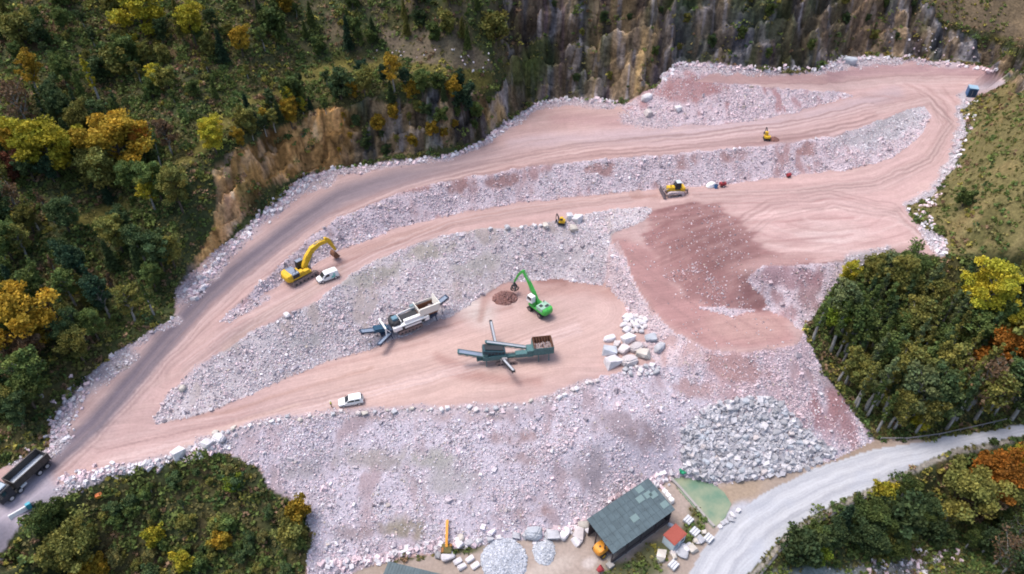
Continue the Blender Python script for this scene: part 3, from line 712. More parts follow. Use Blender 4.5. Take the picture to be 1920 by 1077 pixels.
# ------------------------------------------------------------------ terrain meshes, one per kind of ground
VN = np.stack([-gx, -gy, np.ones_like(gx)], -1); VN /= np.linalg.norm(VN, axis=-1, keepdims=True)
fz = ZONE[:-1, :-1]
idx = np.arange(NX * NY).reshape(NY, NX)
quads = np.stack([idx[:-1, :-1], idx[:-1, 1:], idx[1:, 1:], idx[1:, :-1]], -1)
verts = np.stack([XX, YY, Z], -1).reshape(-1, 3)
for zid, name, m in [(0, 'hillside_ground', ground_mat('hill_soil', 1.6, .45, .7, .25)), (1, 'rock_face_terrain', ground_mat('rock_face', .9, .55, 1.0, .5)),
                     (2, 'quarry_ground', ground_mat('packed_dirt', 2.6, .10, .5, .08, True)), (3, 'valley_road', ground_mat('road_gravel', 3.0, .09, .3, .04, True)),
                     (4, 'yard_ground', ground_mat('yard_soil', 1.8, .16, .4, .06)), (5, 'rubble_slope_ground', ground_mat('rubble_fines', 3.2, .30, .9, .15))]:
    q = quads[fz == zid]
    if not len(q): continue
    used, inv = np.unique(q.ravel(), return_inverse=True)
    me = fast_mesh(name, verts[used], inv.reshape(-1, 4), m, True)
    set_col(me, 'soil', ALB.reshape(-1, 3)[used])
    fa = me.attributes.new('flow', 'FLOAT_VECTOR', 'POINT')
    fa.data.foreach_set('vector', np.stack([FLOWX, FLOWY, 0 * FLOWX], -1).reshape(-1, 3)[used].astype(np.float32).ravel())
    me.normals_split_custom_set_from_vertices(VN.reshape(-1, 3)[used].tolist())
    tag(link(name, me), kind='structure')
# ------------------------------------------------------------------ loose stone
def tint_mat(name, layer, rough=.9, sheen=0.0):
    m = bpy.data.materials.new(name); m.use_nodes = True
    nt = m.node_tree; bs = nt.nodes['Principled BSDF']; bs.inputs['Roughness'].default_value = rough; bs.inputs['Specular IOR Level'].default_value = .15
    at = nt.nodes.new('ShaderNodeAttribute'); at.attribute_name = layer
    tc = nt.nodes.new('ShaderNodeTexCoord'); nz = nt.nodes.new('ShaderNodeTexNoise'); nz.inputs['Scale'].default_value = 4; nz.inputs['Detail'].default_value = 4
    nt.links.new(tc.outputs['Object'], nz.inputs['Vector'])
    mr = nt.nodes.new('ShaderNodeMapRange'); mr.inputs[1].default_value = .3; mr.inputs[2].default_value = .7; mr.inputs[3].default_value = .82; mr.inputs[4].default_value = 1.12
    nt.links.new(nz.outputs['Fac'], mr.inputs[0])
    vm = nt.nodes.new('ShaderNodeVectorMath'); vm.operation = 'SCALE'
    nt.links.new(at.outputs['Color'], vm.inputs[0]); nt.links.new(mr.outputs[0], vm.inputs['Scale']); nt.links.new(vm.outputs[0], bs.inputs['Base Color'])
    return m
def rand_rot(n):
    q = RNG.normal(size=(n, 4)); q /= np.linalg.norm(q, axis=1, keepdims=True)
    w, x, y, z = q.T
    R = np.empty((n, 3, 3))
    R[:, 0, 0] = 1 - 2 * (y * y + z * z); R[:, 0, 1] = 2 * (x * y - z * w); R[:, 0, 2] = 2 * (x * z + y * w)
    R[:, 1, 0] = 2 * (x * y + z * w); R[:, 1, 1] = 1 - 2 * (x * x + z * z); R[:, 1, 2] = 2 * (y * z - x * w)
    R[:, 2, 0] = 2 * (x * z - y * w); R[:, 2, 1] = 2 * (y * z + x * w); R[:, 2, 2] = 1 - 2 * (x * x + y * y)
    return R
CUBE_V = np.array([(x, y, z) for x in (-1, 1) for y in (-1, 1) for z in (-1, 1)], float)
CUBE_F = np.array([(0,1,3,2),(4,6,7,5),(0,4,5,1),(2,3,7,6),(0,2,6,4),(1,5,7,3)])
def stones(name, P3, size, C, m):
    n = len(P3)
    V = CUBE_V[None] * (1 + RNG.uniform(-.38, .38, (n, 8, 3))) * .5
    V *= np.stack([RNG.uniform(.8, 1.35, n), RNG.uniform(.65, 1.1, n), RNG.uniform(.5, .95, n)], -1)[:, None, :]
    R = rand_rot(n)
    V = np.einsum('nij,nkj->nki', R, V) * size[:, None, None] + P3[:, None, :]
    F = (CUBE_F[None] + (np.arange(n) * 8)[:, None, None]).reshape(-1, 4)
    me = fast_mesh(name, V.reshape(-1, 3), F, m)
    set_col(me, 'tint', np.repeat(C, 8, axis=0))
    return me
def sample_field(F2, x, y):
    i = np.clip(np.searchsorted(GX, x), 0, NX - 1); j = np.clip(np.searchsorted(GY, y), 0, NY - 1)
    return F2[j, i]
M_STONE = tint_mat('broken_stone', 'tint')
W_WHITE = A(255, 250, 255) * 1.2; W_GREY = A(232, 220, 228); W_PINK = A(255, 230, 236) * 1.14; W_TAN = A(238, 222, 206); W_DK = A(164, 154, 164)
def scatter_stones(name, n, smin, smax, power, dens_f, label, cat, embed=.05):
    x = RNG.uniform(-112, 122, n); y = RNG.uniform(50, 200, n)
    d = sample_field(ROCK, x, y) * (1 + .0 * x)
    px, py = project(x, y, height(x, y))
    clump = .22 + .78 * sstep(-.25, .3, .6 * fbm(x / 1.8, y / 1.8, 201, 2) + .7 * fbm(x / 5 , y / 9, 205, 3))
    keep = (RNG.random(n) < dens_f(d) * clump) & (px > -60) & (px < 1980) & (py > -20) & (py < 1110)
    x, y, d = x[keep], y[keep], d[keep]; n = len(x)
    size = smin + (smax - smin) * RNG.random(n) ** power
    pk = sample_field(PINK, x, y)
    C = W_WHITE[None] * np.ones((n, 1))
    u = RNG.random(n)
    C = np.where((u < pk * .9)[:, None], W_PINK, C)
    C = np.where(((u > .62) & (u > pk))[:, None], W_GREY, C)
    v = RNG.random(n)
    C = np.where((v < .03)[:, None], W_TAN, C); C = np.where((v > .93)[:, None], W_DK, C)
    base = ALB[np.clip(np.searchsorted(GY, y), 0, NY - 1), np.clip(np.searchsorted(GX, x), 0, NX - 1)]
    mixk = RNG.uniform(.0, .62, n)[:, None]
    C = (C * (1 - mixk) + base * mixk) * RNG.uniform(.74, 1.12, n)[:, None]
    P3 = np.stack([x, y, height(x, y) + size * embed], -1)
    o = link(name, stones(name, P3, size, C, M_STONE))
    tag(o, label, cat, kind='stuff')
    print(name, n)
scatter_stones('rubble', 1500000, .10, .32, 2.0, lambda d: d * 1.0, 'broken white and pink stone covering the quarry slopes', 'rubble')
scatter_stones('coarse_rubble', 60000, .34, .8, 2.6, lambda d: np.clip(d - .25, 0, 1) * .42, 'larger broken blocks lying among the rubble on the slopes', 'rubble', .2)

# scree and fallen stones below the cliffs and on the creek
def line_stones(n, line, spread, smin, smax):
    out = []
    for _ in range(n):
        i = RNG.integers(0, len(line) - 1); t = RNG.random()
        a, b = line[i], line[i + 1]
        px = a[0] + (b[0] - a[0]) * t + RNG.normal() * spread; py = a[1] + (b[1] - a[1]) * t + RNG.normal() * spread * .6
        x, y, z = hit(px, py); out.append((x, y, z, RNG.uniform(smin, smax)))
    return out
sl = line_stones(260, [(360,560),(400,500),(470,430),(545,360),(600,325)], 7, .3, .9) + line_stones(260, [(620,318),(740,306),(850,292),(905,268),(965,227),(1010,195),(1070,185),(1160,192)], 3.5, .25, .8) \
   + line_stones(260, [(1240,150),(1272,120),(1400,130),(1540,131),(1580,112),(1700,108),(1870,135)], 4, .3, .9) + line_stones(50, [(1640,1068),(1760,1050),(1700,1075)], 22, .3, .9) \
   + line_stones(24, [(700,105),(860,100),(920,130)], 14, .25, .5) + line_stones(24, [(1690,70),(1800,100),(1720,85)], 22, .25, .5) + line_stones(200, [(110,900),(190,888),(330,862),(420,835)], 9, .25, .65) \
   + line_stones(160, [(1000,1010),(1090,990),(1180,930),(1250,895)], 10, .4, 1.0) + line_stones(120, [(600,1060),(700,1048),(780,1030),(900,1015)], 7, .4, .9) \
   + line_stones(130, [(1815,190),(1814,250),(1790,315),(1745,375),(1720,400),(1765,450),(1770,478)], 8, .3, .8) + line_stones(110, [(60,865),(105,820),(115,780),(160,715)], 12, .25, .7)
sl = np.array(sl)
Cc = np.where((RNG.random(len(sl)) < .5)[:, None], W_WHITE, W_PINK) * RNG.uniform(.65, 1.05, len(sl))[:, None]
tag(link('edge_rubble', stones('edge_rubble', sl[:, :3] + np.array([0, 0, .1]), sl[:, 3], Cc, M_STONE)), 'loose pale stones along the road edges and foot of the cliff', 'rubble', kind='stuff')

# ------------------------------------------------------------------ low growth on the hillsides
QUAD = np.array([(-.5, -.5, 0), (.5, -.5, 0), (.5, .5, 0), (-.5, .5, 0)])
def leaf_mat(name, use_obj):
    m = bpy.data.materials.new(name); m.use_nodes = True
    nt = m.node_tree; bs = nt.nodes['Principled BSDF']; bs.inputs['Roughness'].default_value = .75; bs.inputs['Specular IOR Level'].default_value = .15
    at = nt.nodes.new('ShaderNodeAttribute'); at.attribute_name = 'leaf'
    src = at.outputs['Color']
    if use_obj:
        oi = nt.nodes.new('ShaderNodeObjectInfo'); mx = nt.nodes.new('ShaderNodeVectorMath'); mx.operation = 'MULTIPLY'
        nt.links.new(oi.outputs['Color'], mx.inputs[0]); nt.links.new(at.outputs['Color'], mx.inputs[1]); src = mx.outputs[0]
    nt.links.new(src, bs.inputs['Base Color'])
    tr = nt.nodes.new('ShaderNodeBsdfTranslucent'); nt.links.new(src, tr.inputs['Color'])
    mxs = nt.nodes.new('ShaderNodeMixShader'); mxs.inputs[0].default_value = .25
    out = nt.nodes['Material Output']
    nt.links.new(bs.outputs[0], mxs.inputs[1]); nt.links.new(tr.outputs[0], mxs.inputs[2]); nt.links.new(mxs.outputs[0], out.inputs['Surface'])
    return m
M_LEAF = leaf_mat('leaves', True); M_BRUSH = leaf_mat('brush_leaves', False)
def leaf_cloud(P3, size, C, flat=0.0):
    n = len(P3)
    R = rand_rot(n)
    V = np.einsum('nij,kj->nki', R, QUAD) * size[:, None, None]
    V[:, :, 2] *= (1 - flat)
    V += P3[:, None, :]
    return V.reshape(-1, 3), np.arange(n * 4).reshape(-1, 4), np.repeat(C, 4, axis=0)
def scatter_brush(name, n, label, cat, rmin, rmax, leaves, lsize, pal, pw, cond):
    x = RNG.uniform(-130, 142, n); y = RNG.uniform(50, 205, n)
    v = sample_field(VEG, x, y); px, py = project(x, y, height(x, y))
    keep = (RNG.random(n) < v * cond(px, py, x, y)) & (px > -120) & (px < 2040) & (py > -60) & (py < 1180)
    x, y = x[keep], y[keep]; n = len(x)
    r = RNG.uniform(rmin, rmax, n)
    h = height(x, y)
    k = leaves
    d = RNG.normal(size=(n, k, 3)); d /= np.linalg.norm(d, axis=2, keepdims=True); d *= RNG.random((n, k, 1)) ** .4
    d[:, :, 2] = np.abs(d[:, :, 2]) * .9
    P3 = (np.stack([x, y, h], -1)[:, None, :] + d * r[:, None, None]).reshape(-1, 3)
    patchn = vnoise(x / 5, y / 5, 301) * .6 + RNG.random(n) * .4
    ci = np.searchsorted(np.cumsum(pw) / sum(pw), patchn * .999)
    C = np.repeat(np.array(pal)[np.clip(ci, 0, len(pal) - 1)] * RNG.uniform(.7, 1.25, (n, 1)), k, axis=0) * RNG.uniform(.7, 1.3, (n * k, 1))
    V, F, CC = leaf_cloud(P3, RNG.uniform(lsize * .6, lsize * 1.4, n * k), C)
    me = fast_mesh(name, V, F, M_BRUSH); set_col(me, 'leaf', CC)
    tag(link(name, me), label, cat, kind='stuff'); print(name, n)
G = lambda r, g, b: srgb(r, g, b, 1.12)
PAL = [G(66,82,50), G(84,104,58), G(104,118,64), G(112,108,70), G(130,106,84), G(150,142,70), G(76,98,64), G(140,104,86)]
scatter_brush('undergrowth', 75000, 'low mixed green and brown undergrowth covering the hillsides', 'undergrowth', .35, 1.0, 16, .34, PAL, [3,4,4,3,2,2,3,1.5],
              lambda px, py, x, y: .62)
scatter_brush('grass_tufts', 90000, 'short tufts of dry and green grass on the open slopes', 'grass', .15, .4, 7, .26, [G(110,108,62), G(126,118,72), G(96,100,54), G(146,132,88), G(84,90,50)], [3,3,3,2,2],
              lambda px, py, x, y: .8)
scatter_brush('shrubby_growth', 4200, 'waist-high bushy growth between the trees', 'undergrowth', .9, 1.9, 60, .36, [G(72,88,50), G(96,108,58), G(116,118,62), G(144,134,62), G(120,96,74)], [4,3,2,1,1],
              lambda px, py, x, y: np.where((px > 1700) & (py < 475), .12, np.where((py < 200) & (px > 900), .5, .8)))

# ------------------------------------------------------------------ trees
M_BARK = mat('bark', (.09, .075, .06), .9, noise=.4, nscale=3, bump=.4)
M_PALE_BARK = mat('pale_bark', (.30, .29, .27), .9, noise=.35, nscale=2, bump=.3)
def tube_np(pts, radii, sides=6):
    V = []; F = []
    for i, (p, r) in enumerate(zip(pts, radii)):
        p = Vector(p)
        if i == 0: d = Vector(pts[1]) - p
        elif i == len(pts) - 1: d = p - Vector(pts[i - 1])
        else: d = Vector(pts[i + 1]) - Vector(pts[i - 1])
        d.normalize(); a = d.orthogonal().normalized(); b = d.cross(a)
        for k in range(sides):
            t = 2 * PI * k / sides
            V.append(p + (a * math.cos(t) + b * math.sin(t)) * r)
    for i in range(len(pts) - 1):
        for k in range(sides):
            k2 = (k + 1) % sides
            F.append((i * sides + k, i * sides + k2, (i + 1) * sides + k2, (i + 1) * sides + k))
    return V, F
class Wood:
    def __init__(s): s.V = []; s.F = []
    def limb(s, pts, r0, r1, sides=6):
        n = len(pts); V, F = tube_np(pts, [r0 + (r1 - r0) * i / (n - 1) for i in range(n)], sides)
        o = len(s.V); s.V += V; s.F += [tuple(a + o for a in f) for f in F]
    def mesh(s, name, m): return fast_mesh(name, np.array([tuple(v) for v in s.V]), np.array(s.F), m, True)
def limb_path(rr, a, d, ln, n=4, wob=.12, rise=0.15):
    pts = [Vector(a)]; d = Vector(d).normalized()
    for i in range(n):
        d = (d + Vector((rr.uniform(-wob, wob), rr.uniform(-wob, wob), rise * .5 + rr.uniform(-wob, wob)))).normalized()
        pts.append(pts[-1] + d * ln / n)
    return pts
def make_broadleaf(seed, H, R, base, nleaf, lsize, pale=False, sparse=1.0, upright=.5, bare=False):
    """unit tree: trunk, limbs, crown of leaf clumps hung on the limb ends"""
    rr = random.Random(seed); rg = np.random.default_rng(seed)
    w = Wood()
    top = H * .86
    tp = [Vector((0, 0, -.6))]
    lx = rr.uniform(-.3, .3); ly = rr.uniform(-.3, .3)
    for i in range(1, 7):
        t = i / 6; tp.append(Vector((lx * t * t * H * .12 + rr.uniform(-.08, .08), ly * t * t * H * .12 + rr.uniform(-.08, .08), top * t)))
    w.limb(tp, H * .022 + .06, .03, 7)
    clumps = []
    nl = 17
    for i in range(nl):
        t = base + (1 - base) * (i + rr.random()) / nl * .96
        k = min(5.999, t * 6); a = tp[int(k)].lerp(tp[int(k) + 1], k - int(k))
        az = i * 2.4 + rr.uniform(-.5, .5)
        prof = math.sin(min(1, max(.05, (t - base) / (1 - base) * .8 + .2)) * PI) ** .6
        ln = R * (.55 + .6 * rr.random()) * max(.35, prof)
        d = Vector((math.cos(az), math.sin(az), upright + rr.uniform(-.15, .25)))
        p = limb_path(rr, a, d, ln, 4, .14)
        w.limb(p, .05 + H * .004, .02, 5)
        for q in range(4 if not bare else 5):
            j = rr.randint(1, 4); d2 = (p[j] - p[j - 1]).normalized() + Vector((rr.uniform(-.8, .8), rr.uniform(-.8, .8), rr.uniform(-.2, .6)))
            p2 = limb_path(rr, p[j], d2, ln * (.4 + .3 * rr.random()), 3, .2)
            w.limb(p2, .03, .012, 4); clumps.append(p2[-1])
        clumps.append(p[-1])
    clumps.append(tp[-1] + Vector((0, 0, H * .06)))
    clumps = [c for c in clumps if rr.random() < sparse]
    wood = w.mesh('trunk', M_PALE_BARK if pale else M_BARK)
    if bare: nleaf = nleaf // 6
    per = max(6, nleaf // len(clumps))
    Ps = []; Cs = []; Sz = []
    for c in clumps:
        cr = R * rr.uniform(.2, .4); tone = rr.uniform(.72, 1.25); hue = rr.uniform(-.14, .10)
        d = rg.normal(size=(per, 3)); d /= np.linalg.norm(d, axis=1, keepdims=True); d *= rg.random((per, 1)) ** .45
        Ps.append(np.array(c) + d * cr * np.array([1, 1, .72]))
        Cs.append(np.array([1 + hue, 1, 1 - hue]) * tone * rg.uniform(.72, 1.28, (per, 1))); Sz.append(rg.uniform(.6, 1.4, per) * lsize)
    V, F, CC = leaf_cloud(np.concatenate(Ps), np.concatenate(Sz), np.concatenate(Cs))
    crown = fast_mesh('crown', V, F, M_LEAF); set_col(crown, 'leaf', CC)
    return wood, crown
def make_conifer(seed, H, R, nleaf, lsize):
    rr = random.Random(seed); rg = np.random.default_rng(seed); w = Wood()
    w.limb([Vector((0, 0, -.6)), Vector((0, 0, H * .5)), Vector((0, 0, H * .98))], H * .018 + .05, .02, 6)
    Ps = []; Cs = []; Sz = []
    tiers = int(H * 1.7)
    for t in range(tiers):
        z = H * (.10 + .88 * t / tiers); rad = R * (1 - (t / tiers)) ** .8 + .12
        nb = max(4, int(9 - 4 * t / tiers))
        for b in range(nb):
            az = b * 2 * PI / nb + t * 1.3 + rr.uniform(-.25, .25); ln = rad * rr.uniform(.68, 1.15)
            d = Vector((math.cos(az), math.sin(az), -.22))
            w.limb([Vector((0, 0, z)), Vector((0, 0, z)) + d * ln], .025, .01, 3)
            k = max(4, int(nleaf / tiers / nb * (.4 + rad / R)))
            s = rg.random(k) ** .7
            p = np.array((0, 0, z)) + s[:, None] * np.array(d) * ln
            side = np.array((-math.sin(az), math.cos(az), 0.0))
            p += side * rg.normal(size=(k, 1)) * .22 * ln * (1.1 - s[:, None]) + rg.normal(size=(k, 3)) * .07
            tone = rr.uniform(.65, 1.25)
            Ps.append(p); Cs.append(np.ones((k, 3)) * tone * rg.uniform(.7, 1.25, (k, 1))); Sz.append(rg.uniform(.6, 1.3, k) * lsize)
    V, F, CC = leaf_cloud(np.concatenate(Ps), np.concatenate(Sz), np.concatenate(Cs))
    crown = fast_mesh('crown', V, F, M_LEAF); set_col(crown, 'leaf', CC)
    return w.mesh('trunk', M_BARK), crown
PROTO = {  # ways a kind of tree can look
  'broad': [make_broadleaf(s, 9, 2.7, .18, 9000, .2, upright=.75) for s in (1, 2, 3)],
  'round': [make_broadleaf(s, 7, 3.0, .10, 9500, .2, upright=.5) for s in (11, 12)],
  'tall': [make_broadleaf(s, 15, 1.25, .3, 5200, .19, pale=True, sparse=.9, upright=1.6) for s in (21, 22, 23)],
  'poplar': [make_broadleaf(s, 18, 4.2, .26, 14000, .24, pale=True, sparse=.9, upright=1.0) for s in (71,)],
  'sparse': [make_broadleaf(s, 9, 2.2, .25, 4200, .2, pale=True, sparse=.8, upright=.9) for s in (31, 32)],
  'bare': [make_broadleaf(s, 9, 3.0, .2, 1200, .28, pale=True, upright=.8, bare=True) for s in (41, 42)],
  'conifer': [make_conifer(s, 12, 2.3, 9000, .2) for s in (51, 52)],
  'bush': [make_broadleaf(s, 3.2, 1.7, .05, 3600, .19, upright=.7) for s in (61, 62)],
}
NAT_H = dict(poplar=18, broad=9, round=7, tall=15, sparse=9, bare=9, conifer=12, bush=3.2)
KIND = dict(poplar=('slender_tree','tree'), broad=('broadleaf_tree','tree'), round=('broadleaf_tree','tree'), tall=('slender_tree','tree'), sparse=('thin_leaved_tree','tree'), bare=('leafless_tree','tree'), conifer=('conifer','tree'), bush=('bush','bush'))
TREES = []
def tree(kind, px, py, H, col, label, group=None, at_base=False, rng=random):
    """H: height in metres; px, py: photo pixel of the crown's middle (or of the foot)"""
    lift = 0.0 if at_base else H * (.72 if kind == 'tall' else .6 if kind != 'bush' else .5)
    x, y, z = hit(px, py, lift)
    wood, crown = rng.choice(PROTO[kind])
    e = bpy.data.objects.new(KIND[kind][0], None); COL.objects.link(e)
    e.location = (x, y, z); s = H / NAT_H[kind]
    e.scale = (s * rng.uniform(.9, 1.12), s * rng.uniform(.9, 1.12), s); e.rotation_euler = (rng.uniform(-.05, .05), rng.uniform(-.05, .05), rng.uniform(0, 6.28))
    t = link('trunk', wood, e); c = link('crown', crown, e)
    c.color = (*(np.array(col) * rng.uniform(.88, 1.12)), 1)
    tag(e, label, KIND[kind][1], group)
    TREES.append((px, py, H)); return e
YEL, GOLD, ORG, OLV, GRN, DGR, CON, RED, BRN, LIM = [srgb(*c, .85) for c in ((196,184,62), (198,164,60), (206,134,54), (136,134,70), (102,118,64), (74,90,56), (58,80,58), (140,86,64), (122,98,74), (150,170,60))]
# trees one can tell apart
for a in [
 ('round',215,268,12,GOLD*.9,'large yellow-orange maple, the brightest tree on the left hillside'),
 ('broad',258,262,8,ORG,'deep orange tree touching the right side of the large yellow maple'),
 ('round',80,272,12,YEL*.85,'broad yellow-green tree left of the bright orange maple'),
 ('broad',20,262,7,GOLD*.85,'small golden tree at the left edge beside the broad yellow-green tree'),
 ('bush',22,318,5,RED*.6,'dark red-brown bush under the golden tree at the left edge'),
 ('round',185,305,10,OLV,'olive tree standing in front of the bright maple'),
 ('broad',395,252,8,YEL*.95,'lemon-yellow tree beside the grass track above the tan rock face'),
 ('broad',355,38,9,YEL*.9,'bright yellow-green tree near the top edge at the left'),
 ('round',255,15,11,YEL*.8,'wide yellow tree cut off by the top edge at the left'),
 ('broad',448,72,7,GOLD*.8,'ochre tree on the upper slope right of the bright yellow-green one'),
 ('tall',160,125,11,YEL*.85,'slender tree with a yellow top above the dark gap in the left wood'),
 ('sparse',50,130,10,GOLD*.75,'orange-yellow thin tree high at the left edge'),
 ('sparse',290,140,7,YEL*.85,'small bright yellow treetop in the middle of the left hillside'),
 ('bush',243,88,4,YEL*.8,'round yellow-green bush on the open upper slope'),
 ('sparse',276,355,8,YEL*.95,'thin tree with a yellow top above the grass track\'s lower end'),
 ('broad',325,350,10,OLV*1.15,'olive-yellow tree right of the thin yellow one by the track'),
 ('round',25,600,12,GOLD*.85,'large golden-orange tree at the left edge, halfway down the photo'),
 ('broad',55,650,8,BRN,'brownish tree below the golden-orange one at the left edge'),
 ('broad',110,200,9,DGR,'dark green tree above the broad yellow-green one'),
 ('bare',35,195,12,BRN,'pale leafless tree with a leaning trunk at the upper left edge'),
 ('bare',20,370,8,BRN,'grey leafless tree at the left edge above the lower wood'),
 ('sparse',735,130,9,GOLD*.85,'tall ochre tree on the ledge above the quarry face'),
 ('sparse',540,180,6,YEL*.95,'bright yellow young tree on the grass track'),
 ('sparse',565,195,5,YEL*.8,'small yellow tree just right of the bright young one on the track'),
 ('broad',680,150,7,OLV,'olive tree left of the tall ochre tree on the ledge'),
 ('broad',790,150,7,GRN,'green tree on the ledge right of the tall ochre one'),
 ('broad',850,165,6,GOLD*.75,'yellow-brown tree at the right end of the ledge'),
 ('conifer',650,55,9,CON,'dark green conifer on the upper slope above the ledge'),
 ('conifer',465,200,8,CON,'blue-green conifer at the side of the grass track'),
 ('conifer',410,80,8,CON*.9,'dark conifer on the upper left slope next to the ochre tree'),
 ('poplar',1862,548,19,YEL*1.05,'tall bright yellow tree with a long pale trunk in the right wood'),
 ('poplar',1905,620,13,YEL*.8,'yellow tree at the right edge behind the tall bright one'),
 ('round',1885,650,11,ORG*.55,'rust-brown tree at the right edge below the yellow ones'),
 ('broad',1572,590,9,LIM*.75,'light green tree at the left rim of the right wood, beside the slope'),
 ('round',1700,505,9,GRN*.95,'round green tree at the top of the right wood below the plateau'),
 ('broad',1595,510,6,YEL*.85,'small yellow tree at the top left of the right wood'),
 ('broad',1640,500,8,OLV,'olive tree at the upper rim of the right wood next to the small yellow one'),
 ('bush',1695,655,5,YEL*.8,'yellow bush low in the middle of the right wood'),
 ('broad',1735,640,7,GOLD*.65,'ochre tree in the middle of the right wood'),
 ('bush',1728,790,4,YEL*.85,'yellow bush beside the valley road under the right wood'),
 ('broad',1605,690,9,OLV*.9,'olive tree overhanging the right edge of the rubble slope'),
 ('bare',1850,715,14,BRN,'leaning leafless tree above the bend of the valley road'),
 ('conifer',1588,965,9,CON*1.0,'dark green conifer at the lower side of the valley road'),
 ('round',1812,925,11,OLV*.95,'big olive-yellow tree leaning over the valley road'),
 ('round',1868,888,10,ORG*.5,'rust-orange tree right of the big olive one by the road'),
 ('broad',1912,855,6,YEL*.9,'bright yellow tree at the right edge beside the rust-orange one'),
 ('bush',1655,930,4,YEL*.7,'lime-yellow bush just below the road behind the conifer'),
 ('bush',1530,1042,3.5,LIM*.8,'lime green bush near the bottom edge by the road'),
 ('bush',1650,1000,4.5,OLV,'olive bush below the conifer by the road'),
 ('bare',1890,1030,9,BRN,'grey leafless tree in the bottom right corner'),
 ('round',125,1030,8,OLV*.95,'big olive-green tree in the bottom left corner'),
 ('round',95,965,6,GRN*.8,'green tree beside the road above the big olive one, bottom left'),
 ('bush',150,1068,3.5,GOLD*.85,'golden bush at the bottom edge left of centre of the spur'),
 ('bush',185,1062,3,GOLD*.8,'second golden bush at the bottom edge, right of the first'),
 ('bush',558,962,4.2,GOLD*.6,'yellow-brown bush on the right rim of the vegetated spur'),
 ('bush',552,1000,4.5,OLV,'olive bush on the right rim of the vegetated spur under the yellow-brown one'),
 ('bush',290,1010,3,YEL*.75,'small yellow bush in the middle of the spur'),
 ('bush',440,910,2.6,LIM*.75,'bright green bush at the top of the spur'),
 ('bush',418,1015,3,GOLD*.8,'orange-yellow bush in the lower half of the spur'),
 ('bush',345,1055,3.5,YEL*.75,'yellow-green bush near the bottom of the spur'),
 ('bush',1810,375,3.5,GRN*.8,'dark green bush alone on the right-hand meadow'),
]: tree(*a)
rr = random.Random(5)
def fill(poly, n, dmin, kinds, cols, hr, label, group, clear=()):
    """trees nothing tells apart, spread over a patch of the photo"""
    xs = [p[0] for p in poly]; ys = [p[1] for p in poly]; done = 0; tries = 0; mine = []
    while done < n and tries < n * 40:
        tries += 1
        px = rr.uniform(min(xs), max(xs)); py = rr.uniform(min(ys), max(ys))
        if not in_poly(np.array([px]), np.array([py]), poly)[0]: continue
        if any(math.hypot(px - q[0], (py - q[1]) * 1.3) < dmin for q in mine): continue
        if any(math.hypot(px - q[0], (py - q[1])) < q[2] * 1.6 for q in TREES[:61]): continue
        if any(abs(px - c[0]) < c[2] and abs(py - c[1]) < c[3] for c in clear): continue
        kd = rr.choice(kinds); H_ = rr.uniform(*hr)
        bx, by, _z = hit(px, py, H_ * (.72 if kd == 'tall' else .6 if kd != 'bush' else .5))
        if any(sample_field(ZONE, np.array([bx + ox]), np.array([by + oy]))[0] not in (0, 1) for ox, oy in ((0, 0), (1.5, 0), (-1.5, 0), (0, 1.5), (0, -1.5))): continue
        mine.append((px, py)); done += 1
        tree(kd, px, py, H_, rr.choice(cols), label, group, rng=rr)
DARKS = [DGR*1.6, DGR*1.3, GRN*1.25, OLV*1.1, DGR*1.6, OLV*.9, GRN*1.05, CON*1.3, BRN*1.1]
fill([(-30,390),(150,400),(330,300),(390,400),(350,490),(240,560),(200,640),(110,720),(60,800),(-30,850)], 62, 24, ['broad','tall','conifer','sparse','broad'], DARKS, (6,11), 'dark green tree of the dense wood on the lower left hillside', 'trees of the lower left wood', [(200,400,60,14)])
fill([(-30,150),(120,120),(300,200),(330,260),(240,330),(150,390),(-30,400)], 30, 26, ['broad','conifer','tall','sparse'], DARKS, (6,10), 'dark tree around the bright maples on the left hillside', 'trees around the maples')
fill([(-30,-20),(520,-20),(520,60),(430,180),(300,180),(120,110),(-30,140)], 46, 32, ['bush','bush','sparse','conifer','broad'], [GRN*.8, OLV*.8, DGR, OLV, GRN, OLV*.9], (2.5,6), 'small green or brown tree scattered on the upper left slope', 'scattered trees of the upper left slope')
fill([(430,210),(520,150),(650,130),(880,140),(880,200),(700,170),(560,215),(440,270)], 26, 20, ['bush','conifer','sparse','broad'], [GRN*.8, DGR, CON, OLV, GOLD*.7], (3,6.5), 'small tree or shrub along the ledge above the quarry face', 'trees along the ledge')
fill([(520,-20),(960,-20),(950,70),(700,80),(560,100)], 22, 26, ['bush','sparse','conifer','broad'], [OLV*.8, DGR, GRN*.8, GOLD*.6], (3,6.5), 'small tree on the slope above the ledge', 'trees above the ledge')
fill([(1548,575),(1600,500),(1700,485),(1800,500),(1940,520),(1940,780),(1700,785),(1660,770),(1610,700)], 140, 15, ['tall','tall','tall','tall','sparse','tall'], [DGR*1.3, GRN*1.05, OLV*.9, DGR*1.5, GRN*1.0, OLV*1.1, G(100,110,72)], (10,16), 'dark green tree with a pale trunk in the dense right wood', 'trees of the right wood')
fill([(1620,960),(1700,900),(1780,960),(1940,880),(1940,1090),(1780,1000),(1680,1030),(1560,1040),(1440,1070),(1520,1000)], 34, 26, ['broad','round','bush','sparse','bare'], [DGR*.9, OLV*.7, BRN*.6, GRN*.7, DGR, GRN*.8], (3.5,8), 'dark tree between the valley road and the creek', 'trees below the valley road')
fill([(60,1000),(110,930),(200,905),(370,870),(470,890),(500,940),(560,970),(565,1050),(560,1090),(100,1090)], 64, 18, ['bush','bush','bush','sparse'], [DGR*1.6, GRN*1.3, OLV*1.1, OLV*1.25, GRN*1.1, G(120,116,70)], (1.1,2.7), 'green bush covering the spur at the bottom left', 'bushes of the bottom left spur')
